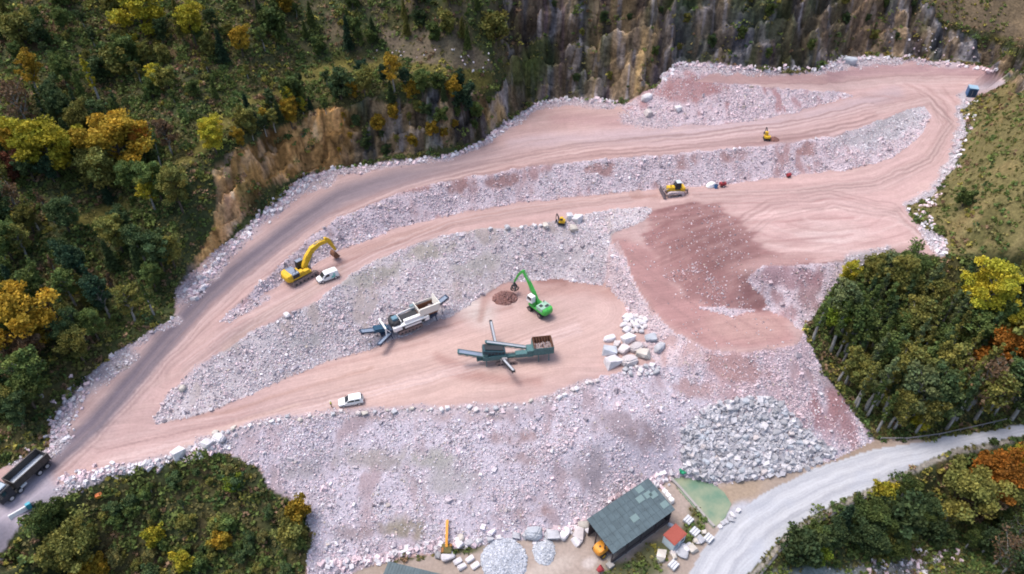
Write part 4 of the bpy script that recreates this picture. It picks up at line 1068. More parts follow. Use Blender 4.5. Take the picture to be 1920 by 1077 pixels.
fill([(960,-10),(1720,-10),(1700,80),(1480,110),(1280,90),(1180,150),(1010,170),(960,150)], 24, 40, ['bush'], [GRN*.7, OLV*.8, DGR, OLV*.65], (1.2,2.8), 'small bush growing from a crack in the cliff', 'bushes on the cliff')
fill([(620,210),(880,180),(960,180),(880,250),(700,295),(620,290)], 26, 20, ['bush','bush','sparse'], [GRN*.8, OLV*.9, GOLD*.6, DGR], (1.5,3.5), 'bush growing on the quarry face under the ledge', 'bushes on the quarry face')
print('trees', len(TREES))

def heap_fill():
    n = 7000; px = RNG.uniform(1270, 1580, n); py = RNG.uniform(745, 905, n)
    pl = [(1278,800),(1330,762),(1400,746),(1460,748),(1490,785),(1535,825),(1570,850),(1530,874),(1460,892),(1400,899),(1330,903),(1280,884)]
    ok = in_poly(px, py, pl); P3 = []; sz = []
    for a, b in zip(px[ok][:1900], py[ok][:1900]):
        x, y, z = hit(a, b); s_ = RNG.uniform(.35, 1.0); P3.append((x, y, z + .2 * s_)); sz.append(s_)
    C = np.where((RNG.random(len(P3)) < .6)[:, None], A(230, 228, 234), A(196, 194, 202)) * RNG.uniform(.75, 1.1, len(P3))[:, None]
    tag(link('heap_rubble', stones('heap_rubble', np.array(P3), np.array(sz), C, M_STONE)), 'smaller grey-white blocks filling the boulder heap at the foot of the slope', 'rubble', kind='stuff')
heap_fill()
# ------------------------------------------------------------------ boulders one can tell apart
def rock_mat(name, col):
    m = bpy.data.materials.new(name); m.use_nodes = True
    nt = m.node_tree; bs = nt.nodes['Principled BSDF']; bs.inputs['Roughness'].default_value = .9; bs.inputs['Specular IOR Level'].default_value = .15
    oi = nt.nodes.new('ShaderNodeObjectInfo'); tc = nt.nodes.new('ShaderNodeTexCoord'); nz = nt.nodes.new('ShaderNodeTexNoise'); nz.inputs['Scale'].default_value = 1.6; nz.inputs['Detail'].default_value = 7
    nt.links.new(tc.outputs['Object'], nz.inputs['Vector'])
    mr = nt.nodes.new('ShaderNodeMapRange'); mr.inputs[1].default_value = .3; mr.inputs[2].default_value = .7; mr.inputs[3].default_value = .74; mr.inputs[4].default_value = 1.15
    nt.links.new(nz.outputs['Fac'], mr.inputs[0])
    vm = nt.nodes.new('ShaderNodeVectorMath'); vm.operation = 'SCALE'
    nt.links.new(oi.outputs['Color'], vm.inputs[0]); nt.links.new(mr.outputs[0], vm.inputs['Scale']); nt.links.new(vm.outputs[0], bs.inputs['Base Color'])
    bp = nt.nodes.new('ShaderNodeBump'); bp.inputs['Strength'].default_value = .6; bp.inputs['Distance'].default_value = .08
    nt.links.new(nz.outputs['Fac'], bp.inputs['Height']); nt.links.new(bp.outputs[0], bs.inputs['Normal'])
    return m
M_ROCK = rock_mat('boulder_stone', None)
def boulder_mesh(seed, dims, blocky):
    rg = np.random.default_rng(seed); bm = bmesh.new()
    if blocky: pts_ = [np.array(c) * (1 + rg.uniform(-.1, .08, 3)) for c in CUBE_V]
    else:
        pts_ = [np.array(c) * (1 + rg.uniform(-.42, .12, 3)) for c in CUBE_V]
        for _ in range(12):
            d = rg.normal(size=3); d /= np.linalg.norm(d); pts_.append(d * rg.uniform(.95, 1.22))
    for p in pts_: bm.verts.new(Vector(p * np.array(dims) * .5))
    r = bmesh.ops.convex_hull(bm, input=bm.verts)
    bmesh.ops.delete(bm, geom=[v for v in bm.verts if not v.link_faces], context='VERTS')
    bmesh.ops.bevel(bm, geom=list(bm.edges), offset=.07, segments=2, affect='EDGES', clamp_overlap=True)
    me = bpy.data.meshes.new('boulder'); bm.to_mesh(me); bm.free(); me.materials.append(M_ROCK); return me
ROCKM = [boulder_mesh(s, (1.0, .8, .62), False) for s in range(8)]
SLAB = [boulder_mesh(20 + s, (1.25, .72, .5), True) for s in range(4)]
rb = random.Random(3)
def boulder(px, py, size, col, label, group=None, blocky=False, rot=None, name='boulder', cat='boulder', lift=.22, stretch=None):
    x, y, z = hit(px, py, size * .25)
    o = bpy.data.objects.new(name, rb.choice(SLAB if blocky else ROCKM)); COL.objects.link(o)
    o.location = (x, y, z + size * lift)
    s = size; o.scale = stretch and (s * stretch[0], s * stretch[1], s * stretch[2]) or (s * rb.uniform(.9, 1.2), s * rb.uniform(.85, 1.1), s * rb.uniform(.8, 1.1))
    o.rotation_euler = (rb.uniform(-.2, .2), rb.uniform(-.2, .2), rb.uniform(0, 6.28) if rot is None else rot)
    o.color = (*(np.array(col) * rb.uniform(.92, 1.06)), 1)
    tag(o, label, cat, group); return o
B_W, B_P, B_B, B_T, B_G = A(250, 246, 250), A(240, 230, 230), A(222, 228, 238), A(236, 228, 218), A(212, 212, 218)
for a in [
 ((1142,635),3.0,B_W,'white boulder at the upper left corner of the boulder group on the platform',.3),
 ((1156,645),2.4,B_P,'small pinkish boulder between the two left columns of the boulder group',1.2),
 ((1177,634),4.0,B_W,'broad white boulder in the top row of the boulder group',.5),
 ((1144,657),4.2,B_B,'large bluish-white boulder at the left side of the boulder group',-.2),
 ((1169,656),3.3,B_P,'pale pink boulder in the centre of the boulder group',.8),
 ((1193,650),4.0,B_P,'cream diamond-shaped boulder right of the group centre',.6),
 ((1206,663),4.0,B_T * .95,'cream-white boulder in the lower right of the boulder group',-.4),
 ((1148,677),4.6,B_W,'longest white boulder at the lower left corner of the boulder group',.5),
 ((1180,675),4.6,B_P,'long pinkish boulder in the bottom row of the boulder group',.4),
 ((1220,634),3.4,B_B * .85,'round blue-grey boulder at the upper right of the boulder group',0),
 ((1236,652),3.4,B_G,'grey-blue boulder at the right end of the boulder group',.9)]:
    boulder(*a[0], a[1] * .66, a[2], a[3], None, False, a[4], lift=.2, stretch=(1.15, .95, 1.0))
def small_group(n, area, smin, smax, cols, label, group, cat='boulder', dmin=None, blocky=False):
    mine = []; t = 0
    while len(mine) < n and t < n * 60:
        t += 1; px = rb.uniform(area[0], area[2]); py = rb.uniform(area[1], area[3])
        if len(area) > 4 and not in_poly(np.array([px]), np.array([py]), area[4])[0]: continue
        s = rb.uniform(smin, smax)
        if any(math.hypot(px - q[0], (py - q[1]) * 1.3) < (s + q[2]) * 4.0 * (dmin or 1) for q in mine): continue
        mine.append((px, py, s)); boulder(px, py, s, rb.choice(cols), label, group, blocky)
small_group(22, (1168,592,1212,622), .9, 1.7, [B_W, B_P, B_W, B_G], 'small white boulder in the loose heap behind the large boulders on the platform', 'small boulders behind the boulder group', dmin=.62)
small_group(16, (1170,684,1235,702), .7, 1.3, [B_W, B_G, B_P], 'small pale boulder just below the large boulders on the platform rim', 'small boulders below the boulder group')
PILE = [(1290,800),(1340,765),(1400,750),(1460,752),(1490,790),(1530,830),(1565,850),(1530,870),(1460,888),(1400,895),(1330,900),(1285,880)]
small_group(120, (1285,750,1570,900,PILE), 1.05, 1.55, [B_W * .9, B_W * .85, B_G * .9, B_G * .78, B_B * .85, B_P * .88], 'white-grey boulder in the large heap at the foot of the rubble slope', 'boulders heaped at the foot of the slope', dmin=.95)
def row(line, n, smin, smax, cols, label, group, jit=2.0):
    for i in range(n):
        t = (i + rb.uniform(-.35, .35)) / n * (len(line) - 1); t = min(max(t, 0), len(line) - 1.001); k = int(t); f = t - k
        px = line[k][0] + (line[k + 1][0] - line[k][0]) * f; py = line[k][1] + (line[k + 1][1] - line[k][1]) * f
        boulder(px + rb.uniform(-jit, jit), py + rb.uniform(-jit, jit), rb.uniform(smin, smax), rb.choice(cols), label, group)
row([(385,822),(450,800),(530,786),(640,776),(760,768),(850,768),(960,762),(1060,742),(1130,706)], 50, .4, 1.05, [B_W, B_P, B_W, B_T, B_G], 'pale boulder in the row along the southern rim of the platform', 'boulders along the platform rim', 5)
row([(185,885),(240,876),(300,862),(370,842),(410,822)], 14, .6, 1.1, [B_W, B_G, B_W], 'whitish boulder beside the haul road above the green spur', 'boulders beside the haul road')
row([(860,1020),(900,1015),(960,1006),(1010,1003),(1060,995),(1095,985)], 12, .9, 1.6, [B_W, B_G, B_T, B_G], 'boulder in the row at the foot of the slope above the yard', 'boulders at the foot of the slope')
row([(920,428),(1000,424),(1040,425)], 6, .7, 1.4, [B_W, B_G], 'white boulder on the rim of the middle terrace', 'boulders on the terrace rim')
for px, py, s, c, lb in [(1068,405,2.2,B_W,'white boulder right of the small yellow machine on the terrace'), (1082,410,2.6,B_W,'flat white boulder on the terrace rim at the start of the grey rubble'),
    (1076,428,2.0,B_T*.85,'beige boulder on the rubble below the small yellow machine'), (1023,422,1.7,B_T,'cream boulder left of the small yellow machine'),
    (1212,183,3.0,B_W,'large white block at the foot of the cliff, left of the upper rubble heap'), (1216,211,2.6,B_P*.9,'squarish tan block with pale edges at the left end of the upper rubble heap'),
    (1272,203,2.2,B_W,'bright white block on the upper rubble heap'), (1593,113,3.4,B_B*.9,'big blue-white block under the cliff near the top right'), (333,848,2.3,B_W,'long white boulder lying alone beside the haul road'),
    (411,820,2.2,B_W,'flat white slab at the rim above the spur'), (388,832,1.9,B_W*.95,'white slab left of the flat one at the rim above the spur'),
    (342,728,1.6,B_T*.9,'tan boulder at the left tip of the grey rubble face'), (538,590,1.5,B_W,'bright white boulder on the crest of the grey rubble face'),
    (865,1008,1.5,B_T,'cream boulder right of the orange crane boom'), (1000,1000,3.4,B_B*.8,'large bluish slab at the foot of the slope above the gravel heap'),
    (1037,1003,2.6,B_G,'grey block right of the large bluish slab'), (1057,1005,2.0,B_W,'white cut block left of the shed'), (1082,1014,1.8,B_W,'white cut block below the pinkish one left of the shed'),
    (1085,1001,2.4,B_P*.95,'pinkish boulder between the cut blocks and the shed'), (1095,985,2.0,B_T*.8,'tan boulder touching the left corner of the shed roof'),
    (840,1042,2.3,B_W,'white boulder in front of the orange crane'), (822,1041,1.3,B_G*.7,'grey boulder left of the white one in front of the orange crane'),
    (1240,1042,2.2,B_T,'cream boulder below the red-roofed hut'), (1257,985,1.0,B_B,'pale stone beside the back of the red-roofed hut')]:
    boulder(px, py, s * .9, c, lb)
for px, py, lb in [(858,1053,'leftmost of the four cut white blocks in the yard'), (866,1063,'lowest left of the four cut white blocks in the yard'), (881,1049,'uppermost of the four cut white blocks in the yard'), (891,1061,'rightmost of the four cut white blocks in the yard')]:
    boulder(px, py, 1.05, B_W * 1.02, lb, None, True, .6, 'stone_block', 'stone block', .25, (1.1, 1.2, 1.2))
row([(1384,958),(1362,978),(1345,992)], 6, .6, 1.1, [B_W, B_G], 'pale stone edging the road side of the pond', 'stones along the pond edge')
row([(1262,1045),(1275,1038),(1295,1025),(1305,1012),(1318,1000)], 12, .8, 1.7, [B_W, B_G, B_T, B_P], 'pale stone in the strip between the hut and the valley road', 'stones beside the valley road', 6)
for px, py, lb in [(1290,978,'white pallet of stone slabs behind the red-roofed hut'), (1302,1000,'white pallet of slabs nearest the pond wall'), (1272,1034,'pallet of grey slabs in front of the red-roofed hut'), (1262,1062,'long pallet of slabs at the bottom beside the road'), (1328,1012,'long white plank pallet at the road edge')]:
    x, y, z = hit(px, py); e = bpy.data.objects.new('slab_pallet', None); COL.objects.link(e); e.location = (x, y, z); e.rotation_euler = (0, 0, .75)
    for k in (-.45, 0, .45):
        bm = bmesh.new(); bmesh.ops.create_cube(bm, size=1)
        for v in bm.verts: v.co = Vector((v.co.x * 1.5, v.co.y * .36 + k, v.co.z * .5 + .42))
        me = bpy.data.meshes.new('slab'); bm.to_mesh(me); bm.free(); me.materials.append(mat('pale_slab', tuple(A(236, 238, 244)), .8, noise=.15)); link('slab', me, e)
    bm = bmesh.new()
    for yy_ in (-.55, 0, .55):
        r = bmesh.ops.create_cube(bm, size=1)
        for v in r['verts']: v.co = Vector((v.co.x * 1.6, v.co.y * .12 + yy_, v.co.z * .14 + .07))
    me = bpy.data.meshes.new('pallet'); bm.to_mesh(me); bm.free(); me.materials.append(mat('grey_wood', (.2, .17, .14), .9, noise=.3)); link('pallet', me, e)
    tag(e, lb, 'pallet')

# ------------------------------------------------------------------ solid builder
class MB:
    def __init__(s): s.v = []; s.f = []
    def add(s, v, f):
        o = len(s.v); s.v += [Vector(p) for p in v]; s.f += [tuple(i + o for i in q) for q in f]; return s
    def box(s, c, d, rot=(0, 0, 0), taper=(1, 1)):
        R = Euler(rot).to_matrix(); v = []
        for z in (-.5, .5):
            for x, y in ((-.5, -.5), (.5, -.5), (.5, .5), (-.5, .5)):
                k = taper if z > 0 else (1, 1)
                v.append(R @ Vector((x * d[0] * k[0], y * d[1] * k[1], z * d[2])) + Vector(c))
        return s.add(v, [(3,2,1,0),(4,5,6,7),(0,1,5,4),(1,2,6,5),(2,3,7,6),(3,0,4,7)])
    def beam(s, a, b, w, h=None, up=(0, 0, 1)):
        """rectangular bar from a to b; w across, h along up"""
        h = h or w; a = Vector(a); b = Vector(b); d = (b - a).normalized(); u = Vector(up)
        if abs(d.dot(u)) > .98: u = Vector((1, 0, 0))
        x = d.cross(u).normalized(); y = x.cross(d).normalized(); v = []
        for p in (a, b):
            for i, j in ((-.5, -.5), (.5, -.5), (.5, .5), (-.5, .5)): v.append(p + x * i * w + y * j * h)
        return s.add(v, [(3,2,1,0),(4,5,6,7),(0,1,5,4),(1,2,6,5),(2,3,7,6),(3,0,4,7)])
    def cyl(s, a, b, r0, r1=None, n=14):
        r1 = r0 if r1 is None else r1; a = Vector(a); b = Vector(b); d = (b - a).normalized(); x = d.orthogonal().normalized(); y = d.cross(x); v = []
        for p, r in ((a, r0), (b, r1)):
            for k in range(n):
                t = 2 * PI * k / n; v.append(p + (x * math.cos(t) + y * math.sin(t)) * r)
        return s.add(v, [(k, (k + 1) % n, n + (k + 1) % n, n + k) for k in range(n)] + [tuple(range(n))[::-1], tuple(range(n, 2 * n))])
    def prism(s, prof, y0, y1, y0b=None, y1b=None):
        """side profile [(x,z)] extruded across y"""
        n = len(prof); v = [(p[0], y0, p[1]) for p in prof] + [(p[0], y1, p[1]) for p in prof]
        return s.add(v, [(k, (k + 1) % n, n + (k + 1) % n, n + k) for k in range(n)] + [tuple(range(n))[::-1], tuple(range(n, 2 * n))])
    def loft(s, rings, close=True):
        n = len(rings[0]); v = [p for r in rings for p in r]; f = []
        for i in range(len(rings) - 1):
            for k in range(n):
                k2 = (k + 1) % n; f.append((i * n + k, i * n + k2, (i + 1) * n + k2, (i + 1) * n + k))
        f += [tuple(range(n))[::-1], tuple((len(rings) - 1) * n + k for k in range(n))]
        return s.add(v, f)
    def build(s, name, m, parent=None, bevel=0.0, smooth=False):
        bm = bmesh.new(); vs = [bm.verts.new(p) for p in s.v]
        for q in s.f:
            try: bm.faces.new([vs[i] for i in q])
            except ValueError: pass
        bmesh.ops.recalc_face_normals(bm, faces=bm.faces)
        if bevel > 0: bmesh.ops.bevel(bm, geom=list(bm.edges), offset=bevel, segments=2, affect='EDGES', clamp_overlap=True)
        me = bpy.data.meshes.new(name); bm.to_mesh(me); bm.free(); me.materials.append(m)
        if smooth: me.shade_smooth() if hasattr(me, 'shade_smooth') else None
        return link(name, me, parent)
def root(name, loc, rz, label, cat, group=None, scale=1.0, tilt=(0, 0)):
    e = bpy.data.objects.new(name, None); COL.objects.link(e); e.location = loc; e.rotation_euler = (tilt[0], tilt[1], rz); e.scale = (scale,) * 3
    return tag(e, label, cat, group)
S = lambda r, g, b, k=.8: tuple(srgb(r, g, b, k))
YELLOW = mat('machine_yellow', S(232, 188, 52), .55, noise=.28, nscale=3); DARK = mat('dark_steel', (.035, .037, .042), .6, noise=.3); TYRE = mat('tyre_rubber', (.025, .025, .027), .9)
GLASS = mat('dark_glass', (.02, .028, .035), .08, spec=.6); STEEL = mat('worn_steel', (.32, .31, .32), .5, .4, noise=.3); DUSTY = mat('dusty_steel', S(150, 132, 128), .8, noise=.35, nscale=3)
GREYP = mat('grey_paint', S(140, 150, 168), .5, noise=.1); WHITE = mat('white_paint', S(250, 250, 250), .3, noise=.03); MUD = mat('rusty_dirt', S(130, 92, 72), .9, noise=.4, nscale=4, bump=.4)
GREEN = mat('machine_green', S(80, 186, 84), .5, noise=.28, nscale=3); TEAL = mat('teal_paint', S(84, 122, 124), .55, noise=.25, nscale=3); NAVY = mat('dark_blue_paint', S(48, 66, 92), .5, noise=.2)
BELT = mat('conveyor_belt', S(140, 154, 174), .7, noise=.15); CREAM = mat('cream_paint', S(240, 236, 226), .45, noise=.08); ORANGE = mat('machine_orange', S(236, 160, 60), .5, noise=.1)
SILVER = mat('wheel_silver', (.55, .56, .58), .4, .5); BLACKP = mat('black_paint', (.03, .033, .042), .35, noise=.2); BLUEP = mat('blue_paint', S(60, 110, 160), .5, noise=.2); REDP = mat('red_paint', S(170, 66, 72), .6, noise=.3)

def track(side, Lh, w, h, parent, m=DUSTY):
    """crawler track: closed loop with shoes, rollers inside"""
    y = side; prof = []
    for k in range(9): t = -PI / 2 - PI * k / 8; prof.append((-Lh + h / 2 + math.cos(t) * h / 2, h / 2 + math.sin(t) * h / 2))
    for k in range(9): t = PI / 2 - PI * k / 8; prof.append((Lh - h / 2 + math.cos(t) * h / 2, h / 2 + math.sin(t) * h / 2))
    b = MB().prism(prof, y - w / 2, y + w / 2)
    n = int(Lh * 2 / .28)
    for k in range(n): b.box((-Lh + h / 2 + (2 * Lh - h) * (k + .5) / n, y, h + .02), (.09, w, .07))
    tr = b.build('track', m, parent)
    r = MB()
    for k in range(6):
        x = -Lh + h * .7 + (2 * Lh - 1.4 * h) * k / 5; s_ = 1 if y > 0 else -1
        r.cyl((x, y + s_ * w * .5, h * .35), (x, y + s_ * (w * .5 + .05), h * .35), h * .22)
    r.build('roller', DARK, tr); return tr
def hyd(parent, a, b, r):
    a = Vector(a); b = Vector(b); mid = a.lerp(b, .55)
    MB().cyl(a, mid, r).cyl(mid, b, r * .55).build('hydraulic_cylinder', STEEL, parent)
def arm(prof_pts, w, name, m, parent, bevel=.04):
    """box-section arm along a centre line [(x,z,depth)] in the machine's own plane"""
    up = []; dn = []
    for i, (x, z, d) in enumerate(prof_pts):
        a = Vector(prof_pts[max(0, i - 1)][:2]); b = Vector(prof_pts[min(len(prof_pts) - 1, i + 1)][:2]); t = (b - a).normalized(); n = Vector((-t.y, t.x))
        up.append((x + n.x * d / 2, z + n.y * d / 2)); dn.append((x - n.x * d / 2, z - n.y * d / 2))
    return MB().prism(up + dn[::-1], -w / 2, w / 2).build(name, m, parent, bevel)
def bucket(parent, x, z, w, r, m, ang=0):
    prof = [(x + r * math.cos(t + ang), z + r * math.sin(t + ang)) for t in np.linspace(PI * .55, PI * 1.75, 9)]
    inner = [(x + (r * .86) * math.cos(t + ang), z + (r * .86) * math.sin(t + ang)) for t in np.linspace(PI * .55, PI * 1.75, 9)][::-1]
    bk = MB().prism(prof + inner, -w / 2, w / 2)
    side = prof
    bk.prism(side, -w / 2 - .02, -w / 2 + .04).prism(side, w / 2 - .04, w / 2 + .02)
    o = bk.build('bucket', m, parent)
    t = MB(); ex, ez = prof[-1]
    for k in range(5): t.box((ex + .1, -w / 2 + w * (k + .5) / 5, ez), (.28, .09, .09))
    t.build('bucket_teeth', STEEL, o)
def cab(parent, x, y, z, L_, W_, H_, m, glass=GLASS, roof=None):
    pr = [(x - L_ / 2, z), (x + L_ / 2, z), (x + L_ / 2 + .05, z + H_ * .45), (x + L_ * .36, z + H_), (x - L_ / 2, z + H_)]
    c = MB().prism(pr, y - W_ / 2, y + W_ / 2).build('cab', m, parent, .05)
    for s_ in (-1, 1):
        yy_ = y + s_ * (W_ / 2 + .012)
        MB().prism([(x - L_ * .4, z + H_ * .42), (x + L_ * .42, z + H_ * .42), (x + L_ * .28, z + H_ * .92), (x - L_ * .4, z + H_ * .92)], yy_ - .01, yy_ + .01).build('side_window', glass, c)
    a = Vector((x + L_ / 2 + .07, y, z + H_ * .5)); b = Vector((x + L_ * .40, y, z + H_ * .95))
    MB().beam(a, b, W_ * .84, .03, (1, 0, 0)).build('windscreen', glass, c)
    if roof: MB().box((x - L_ * .07, y, z + H_ + .05), (L_ * .82, W_ * .95, .08)).build('roof_panel', roof, c, .03)
    return c

def excavator(loc, rz, sc, label, paint=YELLOW, boom=None, stick=None, bk=None, big=True, hood=GREYP, trk=DUSTY, body=None, boom_paint=None):
    body = body or paint; bp_ = boom_paint or paint
    e = root('excavator', loc, rz, label, 'excavator', None, sc)
    for s_ in (-1, 1): track(s_ * 1.45, 3.0, .68, 1.05, e, trk)
    MB().box((0, 0, .75), (3.4, 2.3, .45)).cyl((0, 0, .9), (0, 0, 1.3), 1.15, n=20).build('undercarriage', DARK, e)
    # upper structure
    MB().box((-.6, 0, 1.52), (4.6, 3.1, .42)).build('deck', body, e, .06)
    ring = lambda x, k, z0, z1: [(x, -1.6 * k, z0), (x, 1.6 * k, z0), (x, 1.68 * k, (z0 + z1) / 2), (x, 1.5 * k, z1), (x, -1.5 * k, z1), (x, -1.68 * k, (z0 + z1) / 2)]
    MB().loft([ring(-3.75, .62, 1.35, 2.3), ring(-3.5, .86, 1.25, 2.6), ring(-3.1, .98, 1.22, 2.78), ring(-2.55, 1, 1.22, 2.82)]).build('counterweight', paint, e, .08)
    MB().box((-1.75, 0, 2.2), (1.55, 3.0, 1.0)).build('engine_hood', hood, e, .05)
    MB().box((-1.75, -1.53, 2.1), (1.4, .06, .8)).box((-1.75, 1.53, 2.1), (1.4, .06, .8)).build('engine_grille', DARK, e)
    MB().box((-.45, -.95, 2.05), (1.0, 1.1, .85)).box((.7, -1.05, 1.95), (1.3, .95, .5)).build('tank_box', body, e, .06)
    MB().cyl((-1.3, -.6, 2.7), (-1.3, -.6, 3.2), .12).build('exhaust', DARK, e)
    rail = MB()
    for s_ in (-1, 1):
        rail.beam((-2.4, s_ * 1.45, 3.25), (-1.0, s_ * 1.45, 3.25), .05)
        for xx_ in (-2.4, -1.7, -1.0): rail.beam((xx_, s_ * 1.45, 2.7), (xx_, s_ * 1.45, 3.25), .05)
    rail.build('handrail', DARK, e)
    cab(e, .75, 1.02, 1.73, 1.7, 1.05, 1.75, DARK if body is YELLOW else body, roof=GREYP)
    boom = boom or [(.9, 2.0, .9), (2.2, 4.0, 1.15), (3.6, 5.3, 1.05), (5.4, 5.8, .8), (7.4, 5.6, .6)]
    b = arm([(p[0], p[1], p[2] * 1.15) for p in boom], .85, 'boom', bp_, e)
    for s_ in (-1, 1): hyd(b, (1.8, s_ * .6, 1.8), (3.3, s_ * .6, 4.7), .15)
    stick = stick or [(6.7, 6.3, .6), (7.5, 5.5, .75), (8.7, 2.4, .45)]
    st_ = arm([(p[0], p[1], p[2] * 1.15) for p in stick], .6, 'stick', bp_, e)
    hyd(b, (4.2, 0, 6.1), (stick[0][0], 0, stick[0][1]), .13)
    hyd(st_, (stick[1][0] + .45, 0, stick[1][1]), (stick[2][0] + .4, 0, stick[2][1] + .5), .1)
    bx, bz = bk or (8.5, 1.5); bucket(e, bx, bz, 1.5, .85, MUD if big else DARK)
    return e
def ground(px, py): return hit(px, py)

excavator(ground(566, 520), math.radians(46), .98, 'large yellow tracked excavator with its boom raised towards the pink rubble face')

def wheel(parent, x, y, z, r, w, rim=SILVER, n=20):
    s_ = 1 if y > 0 else -1
    t = MB().cyl((x, y - w / 2, z), (x, y + w / 2, z), r, n=n).build('tyre', TYRE, None, .03)
    wl = bpy.data.objects.new('wheel', t.data); COL.objects.link(wl); bpy.data.objects.remove(t); wl.parent = parent
    MB().cyl((x, y + s_ * w * .5, z), (x, y + s_ * (w * .5 + .02), z), r * .6, n=14).cyl((x, y + s_ * w * .5, z), (x, y + s_ * (w * .5 + .06), z), r * .2, n=10).build('rim', rim, wl)
    return wl

def car(kind, loc, rz, label, paint, van=False, tilt=(0, 0)):
    e = root(kind, loc, rz, label, 'van' if van else 'car', None, 1.0, tilt)
    Lx = 2.2; W = .9
    def ring(x, hw, zb, zt, zr=None): return [(x, -hw * .93, zb), (x, hw * .93, zb), (x, hw, (zb + zt) * .45), (x, hw * .96, zt - .06), (x, hw * .8, zt), (x, -hw * .8, zt), (x, -hw * .96, zt - .06), (x, -hw, (zb + zt) * .45)]
    if van: sec = [(-2.2, .80, .42, 1.0), (-2.12, .88, .3, 1.08), (-1.2, .9, .28, 1.1), (.3, .9, .28, 1.08), (1.0, .89, .28, 1.02), (1.7, .86, .28, .92), (2.08, .74, .32, .74), (2.18, .6, .42, .62)]
    else: sec = [(-2.2, .78, .45, .95), (-2.12, .87, .35, 1.02), (-1.2, .91, .33, 1.04), (.3, .91, .33, 1.03), (.9, .9, .33, 1.02), (1.7, .87, .35, .93), (2.12, .78, .38, .82), (2.22, .66, .45, .68)]
    MB().loft([ring(*s_) for s_ in sec]).build('body', paint, e, .02)
    def cring(x, hw, z0, z1): return [(x, -hw, z0), (x, hw, z0), (x, hw * .86, z1), (x, -hw * .86, z1)]
    zr = 1.82 if van else 1.62
    if van: cs = [(-2.14, .83, 1.02, 1.2), (-2.05, .86, 1.02, zr - .1), (-1.7, .87, 1.02, zr), (.2, .87, 1.02, zr), (.62, .86, 1.0, zr - .12), (1.35, .8, .96, 1.03)]
    else: cs = [(-2.1, .8, 1.0, 1.06), (-1.85, .84, 1.0, zr - .1), (-1.5, .85, 1.0, zr), (-.1, .85, 1.0, zr), (.3, .84, 1.0, zr - .1), (1.05, .8, .98, 1.04)]
    cbn = MB().loft([cring(*c) for c in cs]).build('cabin', paint, e, .03)
    # glass sits just proud of the cabin
    x0, z0 = (1.3, 1.05) if van else (1.0, 1.06); x1, z1 = (.66, zr - .13) if van else (.34, zr - .11)
    MB().add([(x0 + .03, -.68, z0 + .02), (x0 + .03, .68, z0 + .02), (x1 + .03, .62, z1 + .02), (x1 + .03, -.62, z1 + .02), (x0 - .02, -.68, z0 - .02), (x0 - .02, .68, z0 - .02), (x1 - .02, .62, z1 - .02), (x1 - .02, -.62, z1 - .02)],
             [(0,1,2,3),(7,6,5,4),(0,3,7,4),(1,5,6,2),(3,2,6,7),(0,4,5,1)]).build('windscreen', GLASS, e)
    for s_ in (-1, 1):
        wins = [(.95, .32, -.25)] if van else [(.72, .2, -.62), (-.7, -.7, -1.62)]
        for (xa, xb, xc) in wins:
            def P_(x, z): hw = .87 if van else .85; t = (z - 1.0) / (zr - 1.0); return (x, s_ * (hw * (1 - .14 * t) + .012), z)
            zt = zr - .18
            xr = xc if van or xc > -1 else xc + .12
            q = [P_(xa, 1.1), P_(xb, zt), P_(xr, zt), P_(xc, 1.1)]
            q2 = [(p[0], p[1] - s_ * .04, p[2]) for p in q]
            MB().add(q + q2, [(0,1,2,3),(7,6,5,4),(0,4,5,1),(1,5,6,2),(2,6,7,3),(3,7,4,0)]).build('side_window', GLASS, e)
        MB().box((2.14 if not van else 2.05, s_ * .62, .72), (.12, .26, .14)).build('headlight', mat('lamp_glass', (.75, .78, .8), .1), e, .02)
        MB().box((-2.2, s_ * .74, .9), (.06, .12, .3)).build('tail_light', mat('red_lamp', (.35, .02, .02), .3), e, .01)
        MB().box((.85, s_ * 1.0, 1.08), (.12, .18, .14)).build('mirror', DARK, e, .02)
    if not van: MB().beam((-2.1, 0, 1.16), (-1.93, 0, 1.48), 1.25, .03, (1, 0, 0)).build('rear_window', GLASS, e)
    MB().box((2.2, 0, .42), (.1, 1.3, .2)).box((-2.2, 0, .42), (.1, 1.5, .2)).build('bumper', DARK, e, .02)
    for x in (-1.35, 1.38):
        for s_ in (-1, 1): wheel(e, x, s_ * .8, .34, .35, .22)
    if van:
        tq = mat('teal_decal', S(120, 205, 195), .4)
        for s_ in (-1, 1):
            MB().prism([(-.45, .55), (-1.0, .55), (-1.5, 1.0), (-1.35, 1.08), (-.6, 1.0)], s_ * .905 - .012, s_ * .905 + .012).build('painted_flash', tq, e)
            MB().cyl((-1.15, s_ * .86, 1.3), (-1.15, s_ * .885, 1.3), .2, n=12).build('round_logo', tq, e)
    return e
car('white_van', ground(615, 523), math.radians(214), 'small white van with pale turquoise side markings parked beside the yellow excavator', WHITE, True)
car('white_estate_car', ground(659, 756), math.radians(194), 'white SUV parked on the platform rim with its nose pointing left', WHITE)

